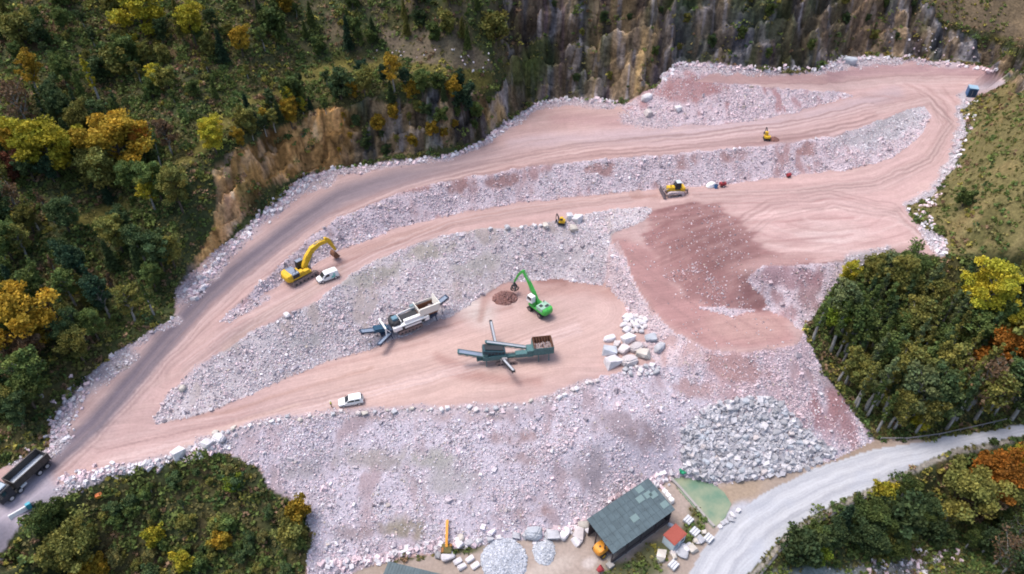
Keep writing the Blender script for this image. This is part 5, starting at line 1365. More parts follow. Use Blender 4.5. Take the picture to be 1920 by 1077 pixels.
# dump truck
def dump_truck():
    e = root('dump_truck', ground(47, 905), math.radians(248), 'black four-axle dump truck with an empty light-floored bed on the haul road', 'truck', None, .96)
    MB().box((-.4, 0, .95), (8.6, .9, .35)).build('chassis', DARK, e, .03)
    for x in (3.1, 1.5, -2.1, -3.5):
        for s_ in (-1, 1): wheel(e, x, s_ * 1.05, .52, .53, .36)
    pr = [(2.2, .7), (4.55, .7), (4.62, 1.7), (4.35, 2.95), (2.2, 3.05)]
    c = MB().prism(pr, -1.22, 1.22).build('cab', BLACKP, e, .08)
    MB().beam((4.66, 0, 1.85), (4.42, 0, 2.8), 2.1, .04, (1, 0, 0)).build('windscreen', GLASS, c)
    for s_ in (-1, 1):
        MB().prism([(3.1, 1.75), (4.4, 1.75), (4.2, 2.7), (3.1, 2.7)], s_ * 1.235 - .012, s_ * 1.235 + .012).build('side_window', GLASS, c)
        MB().box((4.5, s_ * 1.45, 2.2), (.12, .22, .7)).build('mirror', DARK, c, .02)
    MB().box((3.1, 0, 3.15), (1.3, 1.6, .25)).build('roof_hatch', mat('pale_roof', S(170, 184, 200), .4), c, .06)
    for s_ in (-1, 1): MB().cyl((1.2, s_ * .95, .8), (.2, s_ * .95, .8), .32).build('fuel_tank', SILVER, e)
    MB().box((2.6, 0, .62), (2.2, 2.3, .3)).build('cab_step', DARK, e, .03)
    for s_ in (-1, 1): MB().box((-2.8, s_ * 1.05, 1.12), (2.9, .5, .08)).build('mudguard', DARK, e, .03)
    b = MB()
    x0, x1, w, z0, z1, t = -4.6, 1.75, 1.25, 1.35, 2.75, .1
    b.box(((x0 + x1) / 2, w, (z0 + z1) / 2), (x1 - x0, t, z1 - z0)).box(((x0 + x1) / 2, -w, (z0 + z1) / 2), (x1 - x0, t, z1 - z0))
    b.box((x1, 0, (z0 + z1) / 2 + .1), (t, 2 * w + t - .01, z1 - z0 + .2)).box((x0 + .1, 0, (z0 + z1) / 2 - .02), (t, 2 * w - t - .02, z1 - z0 - .06))
    for k in range(7):
        for s_ in (-1, 1): b.box((x0 + .5 + k * .95, s_ * (w + .09), (z0 + z1) / 2), (.12, .1, z1 - z0 - .05))
    for s_ in (-1, 1): b.box(((x0 + x1) / 2, s_ * (w + .02), z1 + .05), (x1 - x0, .2, .1))
    bd = b.build('dump_bed', mat('bed_paint', (.055, .05, .048), .5, noise=.3), e)
    MB().box(((x0 + x1) / 2, 0, z0 + .05), (x1 - x0 - .15, 2 * w - t - .02, .1)).build('bed_floor', mat('worn_bed_floor', S(196, 206, 220), .5, .3, noise=.2, nscale=1), bd)
    MB().box((x0 - .02, 0, 1.0), (.1, 2.2, .3)).build('rear_bumper', DARK, e)
dump_truck()

# wheeled material handler
def handler():
    e = root('material_handler', ground(1010, 585), math.radians(131), 'green wheeled material handler with a bent boom reaching over the dirt heap', 'material handler', None, 1.0)
    MB().box((0, 0, .95), (4.4, 1.5, .5)).box((2.0, 0, .6), (.35, 2.9, .3)).box((-2.0, 0, .6), (.35, 2.9, .3)).cyl((0, 0, 1.15), (0, 0, 1.45), .9, n=18).build('undercarriage', DARK, e, .03)
    for x in (1.45, -1.45):
        for s_ in (-1, 1): wheel(e, x, s_ * 1.05, .55, .58, .55, DUSTY)
    MB().box((-.4, 0, 1.65), (4.6, 2.6, .4)).build('deck', GREEN, e, .05)
    ring = lambda x, k, z1: [(x, -1.3 * k, 1.42), (x, 1.3 * k, 1.42), (x, 1.34 * k, (1.42 + z1) / 2), (x, 1.2 * k, z1), (x, -1.2 * k, z1), (x, -1.34 * k, (1.42 + z1) / 2)]
    MB().loft([ring(-3.1, .7, 2.3), ring(-2.85, .93, 2.6), ring(-2.3, 1, 2.72)]).build('counterweight', GREEN, e, .08)
    MB().box((-1.35, 0, 2.3), (1.85, 2.5, .9)).build('engine_hood', mat('pale_green_paint', S(160, 196, 176), .5, noise=.15), e, .08)
    MB().box((-1.2, .55, 2.78), (.7, .7, .08)).box((-1.9, -.4, 2.78), (.5, .9, .08)).cyl((-.7, -.7, 2.7), (-.7, -.7, 3.2), .1).build('engine_vent', DARK, e)
    MB().beam((.4, 1.0, 1.9), (1.0, 1.0, 2.7), .3, .3).beam((.0, .7, 1.9), (.7, .8, 2.7), .2, .2).build('cab_riser', GREEN, e)
    cab(e, 1.3, 1.05, 2.7, 1.6, 1.05, 1.6, WHITE)
    b = arm([(.1, 2.0, .8), (1.6, 4.2, .95), (3.2, 6.2, .8), (4.9, 7.9, .5)], .55, 'boom', GREEN, e)
    for s_ in (-1, 1): hyd(b, (1.0, s_ * .42, 1.9), (2.6, s_ * .42, 5.0), .12)
    st_ = arm([(4.5, 8.1, .45), (5.2, 7.6, .6), (6.6, 5.6, .4), (7.6, 3.4, .3)], .4, 'stick', GREEN, e)
    hyd(b, (2.8, 0, 6.4), (4.5, 0, 8.0), .11)
    g = MB().cyl((7.6, 0, 3.5), (7.6, 0, 2.6), .16).cyl((7.6, 0, 2.7), (7.6, 0, 2.35), .4)
    for k in range(5):
        a = k * 2 * PI / 5; c_, s_ = math.cos(a), math.sin(a)
        for (r0, z0, r1, z1) in ((.3, 2.4, .85, 1.9), (.85, 1.9, .75, 1.35), (.75, 1.35, .3, 1.0)):
            g.beam((7.6 + c_ * r0, s_ * r0, z0), (7.6 + c_ * r1, s_ * r1, z1), .28, .14)
    g.build('grapple', DARK, e)
handler()

def conveyor(parent, a, b, w, frame, belt=BELT, legs=(), name='conveyor', up=.35):
    a = Vector(a); b = Vector(b); d = (b - a).normalized(); side = d.cross(Vector((0, 0, 1))).normalized(); nrm = side.cross(d).normalized()
    f = MB()
    for s_ in (-1, 1):
        f.beam(a + side * s_ * w * .52 - nrm * .02, b + side * s_ * w * .52 - nrm * .02, .08, up, nrm)
        f.beam(a + side * s_ * w * .45 - nrm * (up + .15), b + side * s_ * w * .45 - nrm * (up + .15), .06, .06, nrm)
    n = max(3, int((b - a).length / 1.1))
    for k in range(n + 1):
        p = a.lerp(b, k / n); f.beam(p - side * w * .5 - nrm * (up * .5 + .05), p + side * w * .5 - nrm * (up * .5 + .05), .07)
        if k < n:
            q = a.lerp(b, (k + 1) / n)
            for s_ in (-1, 1): f.beam(p + side * s_ * w * .45 - nrm * .1, q + side * s_ * w * .45 - nrm * (up + .15), .05)
    for t in (0.0, 1.0): p = a.lerp(b, t); f.cyl(p - side * w * .48, p + side * w * .48, .17, n=10)
    for (t, zz) in legs:
        p = a.lerp(b, t)
        for s_ in (-1, 1): f.beam(p + side * s_ * w * .5, Vector((p.x, p.y, zz)) + side * s_ * w * .7, .09)
    o = f.build(name, frame, parent)
    bl_ = MB()
    r = [a - side * w * .42 + nrm * .12, a - side * w * .22 + nrm * .02, a + side * w * .22 + nrm * .02, a + side * w * .42 + nrm * .12]
    r2 = [p + (b - a) for p in r]; lo = [p - nrm * .05 for p in r]; lo2 = [p - nrm * .05 for p in r2]
    bl_.add(r + r2 + lo + lo2, [(0,1,5,4),(1,2,6,5),(2,3,7,6),(8,12,13,9),(9,13,14,10),(10,14,15,11),(0,4,12,8),(3,11,15,7),(0,8,9,1),(1,9,10,2),(2,10,11,3),(4,5,13,12),(5,6,14,13),(6,7,15,14)])
    bl_.build('belt', belt, o); return o

def crusher():
    e = root('crushing_plant', ground(766, 614), math.radians(31), 'long white mobile crushing plant with a dirty hopper and blue conveyors by the grey rubble', 'crusher', None, 1.0)
    for s_ in (-1, 1): track(s_ * 1.15, 2.6, .5, .95, e)
    MB().box((0, 0, 1.2), (12.0, 1.5, .5)).box((-3.6, 0, 1.6), (2.6, 1.9, .6)).build('chassis', NAVY, e, .03)
    # hopper at +x with raised white side walls
    x0, x1, w, z0, z1 = 2.2, 6.3, 1.5, 2.6, 4.1
    h = MB()
    h.beam((x0, -w - .25, z1), (x1, -w - .25, z1), .12, 1.7).beam((x0, w, z1 - .4), (x1, w, z1 - .4), .1, .9)
    h.box((x1, -.1, z1), (.14, 2 * w + .5, 1.8), (0, .25, 0)).box((x0, -.1, z1 - .1), (.14, 2 * w + .4, 1.3), (0, -.15, 0))
    h.box(((x0 + x1) / 2, -w - .2, z1 + .86), (x1 - x0 + .2, .3, .1))
    hp = h.build('hopper', CREAM, e, .02)
    i = MB().box(((x0 + x1) / 2, 0, z0), (x1 - x0 - .2, 2 * w - .5, .12)).beam((x0 + .15, w - .25, z0 + .5), (x1 - .2, w - .25, z0 + .5), .1, 1.2).beam((x0 + .15, -w + .2, z0 + .5), (x1 - .2, -w + .2, z0 + .5), .1, 1.2)
    i.build('hopper_lining', MUD, hp)
    st_ = MB()
    for k in range(26): st_.box((rb.uniform(x0 + .5, x1 - .5), rb.uniform(-1, .9), z0 + .2), tuple(rb.uniform(.3, .6) for _ in range(3)), (rb.random() * 3, rb.random() * 3, 0))
    st_.build('stone_load', mat('load_stone', tuple(A(190, 176, 178)), .9, noise=.3), hp)
    # engine housing, long white boxes on the near side
    MB().box((.2, -1.35, 2.2), (7.6, .9, 1.0)).box((.9, -1.15, 3.05), (4.2, .7, .7)).build('engine_housing', WHITE, e, .06)
    MB().box((.6, -1.83, 2.35), (5.2, .05, .12)).box((-1.6, -1.83, 2.0), (.5, .05, .5)).box((2.6, -1.83, 2.0), (.7, .05, .5)).build('housing_vent', DARK, e)
    MB().box((.3, .25, 2.7), (3.8, 1.8, .5)).box((.3, .25, 3.02), (3.6, 1.4, .12), (0, .05, 0)).build('feeder_deck', DARK, e, .03)
    MB().beam((-1.6, 1.25, 3.1), (2.2, 1.25, 3.5), .12, .35).box((-1.7, .1, 3.1), (.14, 2.4, .4)).build('white_guard_rail', WHITE, e)
    MB().box((-2.7, .15, 2.6), (1.9, 2.2, 1.6)).cyl((-2.7, 1.25, 2.7), (-2.7, 1.55, 2.7), .8, n=20).cyl((-2.7, -1.0, 2.7), (-2.7, -1.3, 2.7), .8, n=20).build('jaw_crusher', DARK, e, .06)
    MB().box((-2.6, .1, 3.6), (1.1, 1.1, .55)).build('control_box', mat('steel_blue_paint', S(110, 146, 164), .5, noise=.15), e, .05)
    MB().box((1.9, 1.7, 3.3), (1.0, .8, 1.1)).build('dust_hood', mat('grey_teal_paint', S(120, 142, 150), .5), e, .05)
    f = MB().beam((-5.2, -1.6, 1.2), (-5.2, -1.6, 3.4), .22).beam((-5.2, 1.6, 1.6), (-5.2, 1.6, 3.4), .22).beam((-5.2, -1.7, 3.4), (-5.2, 1.7, 3.4), .3, .3).beam((-5.2, -1.4, 3.3), (-4.2, -1.2, 1.6), .14)
    f.build('white_portal_frame', WHITE, e)
    conveyor(e, (-3.4, .1, 1.3), (-9.6, .2, 3.4), 1.1, NAVY, legs=((.6, 1.6),))
    MB().beam((-4.4, .2, 1.9), (-7.0, .2, 2.7), 1.5, .8).build('conveyor_shroud', mat('petrol_paint', S(56, 92, 118), .5, noise=.2), e, .04)
    conveyor(e, (-4.2, -1.0, 1.3), (-7.6, -3.4, 1.9), .7, NAVY, BELT)
    conveyor(e, (5.6, .3, 2.4), (9.3, .9, 3.4), 1.1, NAVY, legs=((.5, .4),))
    MB().box((4.2, -1.1, 1.6), (1.2, .5, .6)).box((3.9, 0, 1.9), (4.2, 2.4, .4)).build('feeder_frame', NAVY, e)
    l = MB()
    for x in (5.6, -4.2):
        for s_ in (-1, 1): l.beam((x, s_ * 1.0, 1.4), (x + .2, s_ * 1.3, 0), .14)
    l.build('support_leg', NAVY, e)
crusher()

def screener():
    e = root('screening_plant', ground(948, 676), math.radians(8), 'teal mobile screening plant with a rusty hopper and long pale side conveyors', 'screening plant', None, 1.0)
    for s_ in (-1, 1): track(s_ * 1.05 , 2.0, .45, .85, e)
    MB().box((1.2, 0, 1.15), (13.5, .9, .45)).build('chassis', TEAL, e, .03)
    # hopper at the right end
    x0, x1, w, z1 = 5.2, 9.0, 1.5, 4.0
    h = MB().box(((x0 + x1) / 2, -w, 3.0), (x1 - x0, .1, 1.6)).box((x1, 0, 3.0), (.1, 2 * w + .1, 1.6)).box((x0, 0, 2.9), (.1, 2 * w + .1, 1.4)).box(((x0 + x1) / 2, w, 3.0), (x1 - x0, .1, 1.6))
    hp = h.build('hopper', TEAL, e)
    n = MB().box(((x0 + x1) / 2, w - .12, 3.35), (x1 - x0 - .2, .06, 1.7)).box((x1 - .12, 0, 3.35), (.06, 2 * w - .25, 1.7)).box((x0 + .12, 0, 3.3), (.06, 2 * w - .25, 1.5)).box(((x0 + x1) / 2, -w + .12, 3.1), (x1 - x0 - .3, .06, 1.3)).box(((x0 + x1) / 2, 0, 2.5), (x1 - x0 - .2, 2 * w - .25, .1))
    n.build('hopper_lining', MUD, hp)
    st_ = MB()
    for k in range(40): st_.box((rb.uniform(x0 + .5, x1 - .5), rb.uniform(-1.1, .9), 2.7), tuple(rb.uniform(.3, .65) for _ in range(3)), (rb.random() * 3, rb.random() * 3, 0))
    st_.build('stone_load', mat('load_stone', tuple(A(190, 176, 178)), .9, noise=.3), hp)
    g = MB()
    for k in range(7): g.beam((x0 + .3 + k * .52, -w, 3.95), (x0 + .3 + k * .52, w, 4.1), .06)
    g.build('tipping_grid', MUD, hp)
    MB().box((4.6, -.2, 2.2), (1.2, 1.9, 1.6)).box((3.0, -.5, 1.9), (2.4, 1.2, .9)).build('engine_box', TEAL, e, .06)
    conveyor(e, (5.0, .5, 2.2), (-3.6, .9, 4.6), .6, TEAL, WHITE_BELT)
    # screen box
    MB().box((-2.3, -.1, 3.3), (4.2, 2.0, .9), (0, .18, 0)).build('screen_box', mat('dark_teal_paint', S(58, 88, 98), .5, noise=.3, nscale=2), e, .05)
    s_b = MB()
    for k in range(6): s_b.cyl((-3.8 + k * .65, -1.15, 3.1 + .1 * (k % 2)), (-3.8 + k * .65, -1.05, 3.1 + .1 * (k % 2)), .22, n=10)
    s_b.box((-2.2, -.1, 3.95), (3.6, 1.5, .08), (0, .18, 0)).build('screen_mesh', DARK, e)
    MB().box((-2.2, -.2, 2.1), (4.4, 2.2, 1.0)).box((-3.9, -.8, 2.6), (.8, .8, 1.3)).build('under_screen_chute', TEAL, e, .05)
    MB().box((-.6, -1.5, 1.6), (1.1, .7, .9)).cyl((-.9, -1.6, 2.1), (.1, -1.6, 2.1), .3).build('hydraulic_tank', STEEL, e, .04)
    conveyor(e, (-2.6, -.3, 1.7), (-8.9, .3, 3.4), 1.0, TEAL)
    conveyor(e, (-1.5, .9, 1.9), (-2.0, 7.0, 4.2), .5, DARK, WHITE_BELT)
    conveyor(e, (-.9, -1.0, 1.9), (.7, -6.3, 3.6), .5, DARK, WHITE_BELT)
    l = MB()
    for x in (6.2, 8.2, -3.8):
        for s_ in (-1, 1): l.beam((x, s_ * .8, 1.6), (x, s_ * 1.2, 0), .16)
    for x in (5.6, 8.6):
        l.beam((x, 1.3, 2.4), (x, .4, 1.2), .12).beam((x, -1.3, 2.4), (x, -.4, 1.2), .12)
    l.build('support_leg', TEAL, e)
WHITE_BELT = mat('pale_belt', S(184, 188, 196), .6, noise=.12)
screener()

# bulldozer on the plateau road
def dozer():
    e = root('bulldozer', ground(1264, 364), math.radians(186), 'yellow bulldozer with dusty tracks standing at the edge of the terrace road', 'bulldozer', None, 1.05)
    for s_ in (-1, 1): track(s_ * 1.0, 1.9, .6, 1.15, e, mat('pale_dust_steel', S(200, 186, 190), .85, noise=.3))
    MB().box((.9, 0, 1.55), (2.0, 1.2, 1.0)).build('engine_hood', YELLOW, e, .08)
    MB().box((-1.5, 0, 1.55), (1.1, 1.9, .9)).build('fuel_tank', YELLOW, e, .1)
    MB().box((-.3, 0, 1.2), (3.2, 1.3, .5)).build('frame', YELLOW, e, .04)
    cab(e, -.45, 0, 1.5, 1.3, 1.5, 1.6, DARK, roof=mat('pale_cab_roof', S(200, 210, 214), .5))
    pr = [(2.75, .15), (2.95, .1), (2.8, .7), (2.85, 1.3), (3.05, 1.6), (2.9, 1.62), (2.65, 1.3), (2.6, .7)]
    MB().prism(pr, -2.0, 2.0).build('blade', mat('worn_blade', S(120, 112, 118), .7, .3, noise=.3), e)
    for s_ in (-1, 1): MB().beam((2.7, s_ * 1.4, .6), (-.3, s_ * 1.4, .65), .2, .3).build('push_arm', DUSTY, e); hyd(e, (1.6, s_ * .6, 1.9), (2.7, s_ * .6, 1.1), .08)
    MB().cyl((1.1, .25, 2.0), (1.1, .25, 2.7), .08).build('exhaust', DARK, e)
    MB().beam((-2.0, 0, .9), (-3.0, 0, .9), .5, .4).beam((-2.9, 0, 1.2), (-3.0, 0, .1), .18, .3).build('ripper', DUSTY, e)
dozer()

def mini_excavator(px, py, rz, sc, label, paint=YELLOW, boom=None, stick=None, bk=None):
    e = root('mini_excavator', ground(px, py), rz, label, 'mini excavator', None, sc)
    for s_ in (-1, 1): track(s_ * .7, 1.05, .32, .5, e, DARK)
    MB().box((0, 0, .42), (1.2, 1.2, .25)).cyl((0, 0, .5), (0, 0, .68), .45).build('undercarriage', DARK, e)
    MB().loft([[(x, -.85 * k, .7), (x, .85 * k, .7), (x, .85 * k, z), (x, -.85 * k, z)] for x, k, z in ((-1.0, .6, 1.2), (-.85, .9, 1.38), (-.3, 1, 1.42), (.5, 1, 1.2), (.8, .9, .95))]).build('house', paint, e, .08)
    cab(e, .1, .35, 1.15, 1.0, .85, 1.15, paint, roof=paint)
    MB().box((.95, 0, .6), (.0001 + .25, 1.5, .3)).build('dozer_blade', DARK, e)
    arm(boom or [(.8, 1.0, .3), (1.4, 2.1, .36), (2.2, 2.5, .28), (2.9, 2.3, .2)], .22, 'boom', DARK, e, .02)
    arm(stick or [(2.7, 2.5, .18), (3.0, 2.1, .22), (3.3, 1.0, .15)], .16, 'stick', DARK, e, .02)
    bx, bz = bk or (3.2, .55)
    prof = [(bx + .35 * math.cos(t), bz + .35 * math.sin(t)) for t in np.linspace(PI * .5, PI * 1.75, 8)]
    MB().prism(prof, -.3, .3).build('bucket', DARK, e)
mini_excavator(1437, 262, math.radians(84), .86, 'tiny yellow mini excavator on the upper road edge next to a brown dirt heap')
mini_excavator(1053, 420, math.radians(168), .8, 'tiny yellow mini excavator on the middle terrace rim among white boulders', boom=[(.8, 1.0, .3), (.95, 2.0, .34), (1.3, 2.9, .26), (1.5, 3.2, .2)], stick=[(1.4, 3.3, .18), (1.6, 2.8, .2), (1.7, 1.4, .15)], bk=(1.6, .9))

# excavator with vertical orange boom in the yard, and one nosing under the shed
def orange_crane():
    e = root('crane_excavator', ground(838, 1036), math.radians(91), 'small excavator with an orange boom and brown-green body at the foot of the slope', 'excavator', None, 1.0)
    for s_ in (-1, 1): track(s_ * .8, 1.1, .36, .55, e, mat('rusty_track', S(96, 70, 52), .9, noise=.4))
    MB().box((0, 0, .95), (1.7, 1.7, .7)).build('house', mat('olive_body', S(96, 90, 48), .6, noise=.4), e, .08)
    MB().box((-.3, .65, 1.0), (.9, .4, .8)).box((.5, -.7, 1.0), (.5, .4, .9)).build('side_box', mat('rusty_brown', S(150, 104, 60), .8, noise=.4), e, .04)
    arm([(.3, 1.2, .5), (1.4, 1.9, .52), (3.3, 2.6, .42), (4.3, 2.7, .3)], .42, 'boom', ORANGE, e, .03)
    MB().cyl((.5, 0, .9), (1.5, 0, 1.7), .09).build('hydraulic_cylinder', STEEL, e)
    MB().beam((4.3, 0, 2.7), (4.7, 0, 1.2), .2, .25).box((4.7, 0, 1.1), (.4, .6, .4)).build('grab', DARK, e)
orange_crane()
def wheel_loader():
    e = root('wheel_loader', ground(1128, 1034), math.radians(38), 'orange-yellow machine with a rounded rear half hidden under the shed roof', 'loader', None, 1.0)
    ring = lambda x, k, z1: [(x, -.95 * k, .9), (x, .95 * k, .9), (x, 1.05 * k, (.9 + z1) / 2), (x, .85 * k, z1), (x, -.85 * k, z1), (x, -1.05 * k, (.9 + z1) / 2)]
    MB().loft([ring(-1.5, .5, 1.7), ring(-1.3, .85, 2.05), ring(-.7, 1, 2.2), (ring(.4, .95, 2.1)), ring(.9, .7, 1.9)]).build('rear_hood', ORANGE, e, .08)
    MB().cyl((-.6, 0, 2.15), (-.6, 0, 2.3), .16).build('filler_cap', DARK, e)
    MB().box((1.4, 0, 1.0), (3.2, .9, .5)).build('chassis', NAVY, e)
    for x in (-.6, 1.9):
        for s_ in (-1, 1): wheel(e, x, s_ * .95, .6, .62, .42, YELLOW)
    for s_ in (-1, 1): MB().beam((.8, s_ * .45, 1.9), (3.0, s_ * .45, 1.2), .18, .25).build('lift_arm', YELLOW, e)
    MB().box((1.0, 0, 2.2), (.9, 1.2, 1.1)).build('cab', DARK, e, .06)
    MB().prism([(2.9, .3), (3.7, .2), (3.2, .9), (2.9, 1.2)], -1.1, 1.1).build('bucket', STEEL, e)
wheel_loader()

# ------------------------------------------------------------------ buildings
def flat_pt(px, py, z): return Vector(unproj(px, py, z))
ROOFM = mat('roof_sheet', S(88, 104, 110, .8), .55, noise=.22, nscale=.8); ROOFP = mat('roof_skylight', S(124, 146, 146, .75), .4, noise=.1)
def shed():
    gz = -12.3
    A_, B_, D_ = flat_pt(1100, 975, gz + 5.2), flat_pt(1216, 895, gz + 5.6), flat_pt(1148, 1041, gz + 4.1)
    u = (B_ - A_); u.z = 0; Lr = u.length; u.normalize(); v = Vector((u.y, -u.x, 0))
    Wr = abs((D_ - A_).dot(v)); Wr = max(Wr, 6)
    rz = math.atan2(u.y, u.x); e = root('shed', (A_.x, A_.y, gz), rz, 'open-sided shed with a blue-grey lean-to roof patched with paler sheets', 'shed')
    zb, zf = 5.4, 4.3
    sl = math.atan2(zb - zf, Wr)
    r = MB().add([(0, 0, zb), (Lr, 0, zb), (Lr, -Wr, zf), (0, -Wr, zf), (0, 0, zb - .12), (Lr, 0, zb - .12), (Lr, -Wr, zf - .12), (0, -Wr, zf - .12)], [(0,1,2,3),(7,6,5,4),(0,4,5,1),(1,5,6,2),(2,6,7,3),(3,7,4,0)])
    n = int(Lr / 1.05)
    for k in range(1, n): x = Lr * k / n; r.beam((x, 0, zb + .03), (x, -Wr, zf + .03), .07, .06)
    for k in (1, 2, 3, 4): t = k / 5; r.beam((0, -Wr * t, zb + (zf - zb) * t + .02), (Lr, -Wr * t, zb + (zf - zb) * t + .02), .05, .05)
    ro = r.build('roof', ROOFM, e)
    def P_(fx, fy, up): return Vector((Lr * fx, -Wr * fy, zb + (zf - zb) * fy + up))
    for fx, fy in [(.80, .12), (.72, .32), (.84, .34), (.90, .42), (.50, .62), (.93, .76)]:
        a, b, c, d = P_(fx - .05, fy - .08, .075), P_(fx + .05, fy - .08, .075), P_(fx + .05, fy + .08, .075), P_(fx - .05, fy + .08, .075)
        dn = Vector((0, 0, .03)); MB().add([a, b, c, d, a - dn, b - dn, c - dn, d - dn], [(0,1,2,3),(7,6,5,4),(0,4,5,1),(1,5,6,2),(2,6,7,3),(3,7,4,0)]).build('roof_patch', ROOFP, ro)
    WOOD = mat('dark_boards', S(92, 84, 88, .7), .85, noise=.35, nscale=2)
    MB().box((Lr / 2, -.35, 2.5), (Lr - .8, .12, 5.0)).box((Lr - .4, -Wr / 2, 2.2), (.12, Wr - .8, 4.4)).build('wall', WOOD, e)
    nn = 5
    for k in range(nn): MB().beam((.4 + (Lr - .8) * k / (nn - 1), -Wr + .4, 0), (.4 + (Lr - .8) * k / (nn - 1), -Wr + .4, zf - .1), .2).build('post', WOOD, e)
    for k in (1, 2): MB().beam((.4, -Wr * k / 3, 0), (.4, -Wr * k / 3, zf + .4), .2).build('post', WOOD, e)
    MB().beam((.3, -Wr + .4, zf - .28), (Lr - .3, -Wr + .4, zf - .28), .16, .3).box((Lr / 2, -Wr + .45, .5), (Lr - .6, .14, 1.0)).build('front_boarding', WOOD, e)
    MB().box((Lr / 2, -Wr / 2, .06), (Lr - .6, Wr - .6, .12)).box((.0, -Wr + .2, .35), (1.1, 1.0, .7)).build('concrete_base', mat('concrete', S(176, 172, 168, .7), .9, noise=.2), e)
    tr = MB()
    for k in range(3): tr.box((2.5 + k * 3, -Wr / 2 - 1 + k * .6, .5), (2.0, 1.2, .9), (0, 0, k * .3))
    tr.build('stored_crates', MUD, e)
shed()
for k, (px, py) in enumerate([(1247, 921), (1253, 928), (1259, 936)]):
    x, y, z = hit(px, py, 1.0); b = root('big_bag', (x, y, z), .7, ['white bulk bag', 'white bulk bag', 'white bulk bag'][k] + ' in the stack leaning on the shed\'s right-hand wall', 'bulk bag', 'white bulk bags by the shed')
    MB().box((0, 0, .55), (1.0, 1.0, 1.1), taper=(.85, .85)).build('sack', WHITE, b, .12)
    MB().beam((-.35, -.35, 1.05), (-.2, -.2, 1.35), .06).beam((.35, .35, 1.05), (.2, .2, 1.35), .06).build('lifting_strap', WHITE, b)
def hut():
    gz = -12.35
    base = flat_pt(1262, 1016, gz); e = root('site_hut', (base.x, base.y, float(height(base.x, base.y))), math.radians(40), 'small white hut with a flat red roof between the shed and the road', 'hut', None, 1.0)
    MB().box((0, 0, 1.15), (3.1, 2.3, 2.3)).build('wall', mat('white_board', S(214, 228, 234), .6, noise=.08), e, .02)
    MB().box((0, 0, 2.38), (3.3, 2.5, .14), (.03, 0, 0)).box((0, 0, 2.47), (2.9, 2.1, .06), (.03, 0, 0)).build('roof', mat('red_roof_sheet', S(164, 84, 72), .7, noise=.2), e, .02)
    d = MB().box((-.8, -1.165, 1.0), (.85, .04, 1.95)).build('door', mat('grey_door', S(160, 176, 186), .6), e); MB().box((-.5, -1.2, 1.0), (.06, .05, .16)).build('handle', DARK, d)
    w_ = MB().box((.7, -1.165, 1.45), (.95, .04, .75)).build('window_frame', WHITE, e); MB().box((.7, -1.18, 1.45), (.8, .04, .6)).build('pane', GLASS, w_)
    MB().box((0, 0, .05), (3.2, 2.4, .1)).build('base_frame', DARK, e)
hut()
def roof_bottom():
    gz = -12.6; a = flat_pt(733, 1054, gz + 3.6); e = root('yard_building', (a.x, a.y, gz), math.radians(-14), 'grey-green roofed building cut off by the bottom edge of the photo', 'building')
    MB().box((5.6, -4.6, 3.6), (12, 9.2, .14)).build('roof', ROOFM, e)
    r = MB()
    for k in range(24): r.box((.1 + k * .5, -4.6, 3.7), (.06, 9.2, .05))
    r.build('roof_ribs', ROOFM, e)
    MB().box((5.6, -4.6, 1.75), (11.2, 8.4, 3.5)).build('wall', mat('dark_boards', S(92, 84, 88, .7), .85), e)
    d = MB().box((3.0, -.38, 1.1), (1.2, .06, 2.1)).build('door', GREYP, e); MB().box((3.4, -.33, 1.1), (.08, .06, .2)).build('handle', DARK, d)
    w_ = MB().box((7.5, -.38, 1.7), (1.6, .06, 1.0)).build('window_frame', WHITE, e); MB().box((7.5, -.35, 1.7), (1.4, .06, .8)).build('pane', GLASS, w_)
roof_bottom()

# pond and its kerb wall
pond = POND
pp = [flat_pt(px, py, -12.02) for px, py in pond]
for p in pp: p.z = -12.2
wm = bpy.data.materials.new('pond_water'); wm.use_nodes = True; bs = wm.node_tree.nodes['Principled BSDF']; nt = wm.node_tree
bs.inputs['Base Color'].default_value = (*srgb(150, 172, 146, .62), 1); bs.inputs['Roughness'].default_value = .25; bs.inputs['Specular IOR Level'].default_value = .4
nz = nt.nodes.new('ShaderNodeTexNoise'); nz.inputs['Scale'].default_value = .35; nz.inputs['Detail'].default_value = 4; cr = nt.nodes.new('ShaderNodeValToRGB'); tc = nt.nodes.new('ShaderNodeTexCoord')
cr.color_ramp.elements[0].position = .35; cr.color_ramp.elements[0].color = (*srgb(120, 152, 128, .62), 1); cr.color_ramp.elements[1].position = .7; cr.color_ramp.elements[1].color = (*srgb(176, 180, 150, .62), 1)
nt.links.new(tc.outputs['Object'], nz.inputs['Vector']); nt.links.new(nz.outputs['Fac'], cr.inputs[0]); nt.links.new(cr.outputs[0], bs.inputs['Base Color'])
bm = bmesh.new(); f = bm.faces.new([bm.verts.new(p) for p in pp]); bmesh.ops.recalc_face_normals(bm, faces=bm.faces)
ex = bmesh.ops.extrude_face_region(bm, geom=[f])
for v in [q for q in ex['geom'] if isinstance(q, bmesh.types.BMVert)]: v.co.z -= .6
me = bpy.data.meshes.new('pond_water'); bm.to_mesh(me); bm.free(); me.materials.append(wm); tag(link('pond_water', me), kind='structure')
def wall_run(name, line, w, h, m, label, cat, z=None, kind=None):
    b = MB()
    P_ = [Vector(hit(*p)) if z is None else flat_pt(*p, z) for p in line]
    for i in range(len(P_) - 1): b.beam(P_[i] + Vector((0, 0, h / 2 - .1)), P_[i + 1] + Vector((0, 0, h / 2 - .1)), w, h + .2)
    o = b.build(name, m); tag(o, label, cat, kind=kind); return o
CONC = mat('concrete', S(196, 190, 184, .7), .9, noise=.2)
wall_run('pond_wall', [(1256,898),(1278,921),(1298,944),(1320,970),(1338,990)], .45, .6, CONC, 'low pale wall along the shed side of the green pond', 'wall')
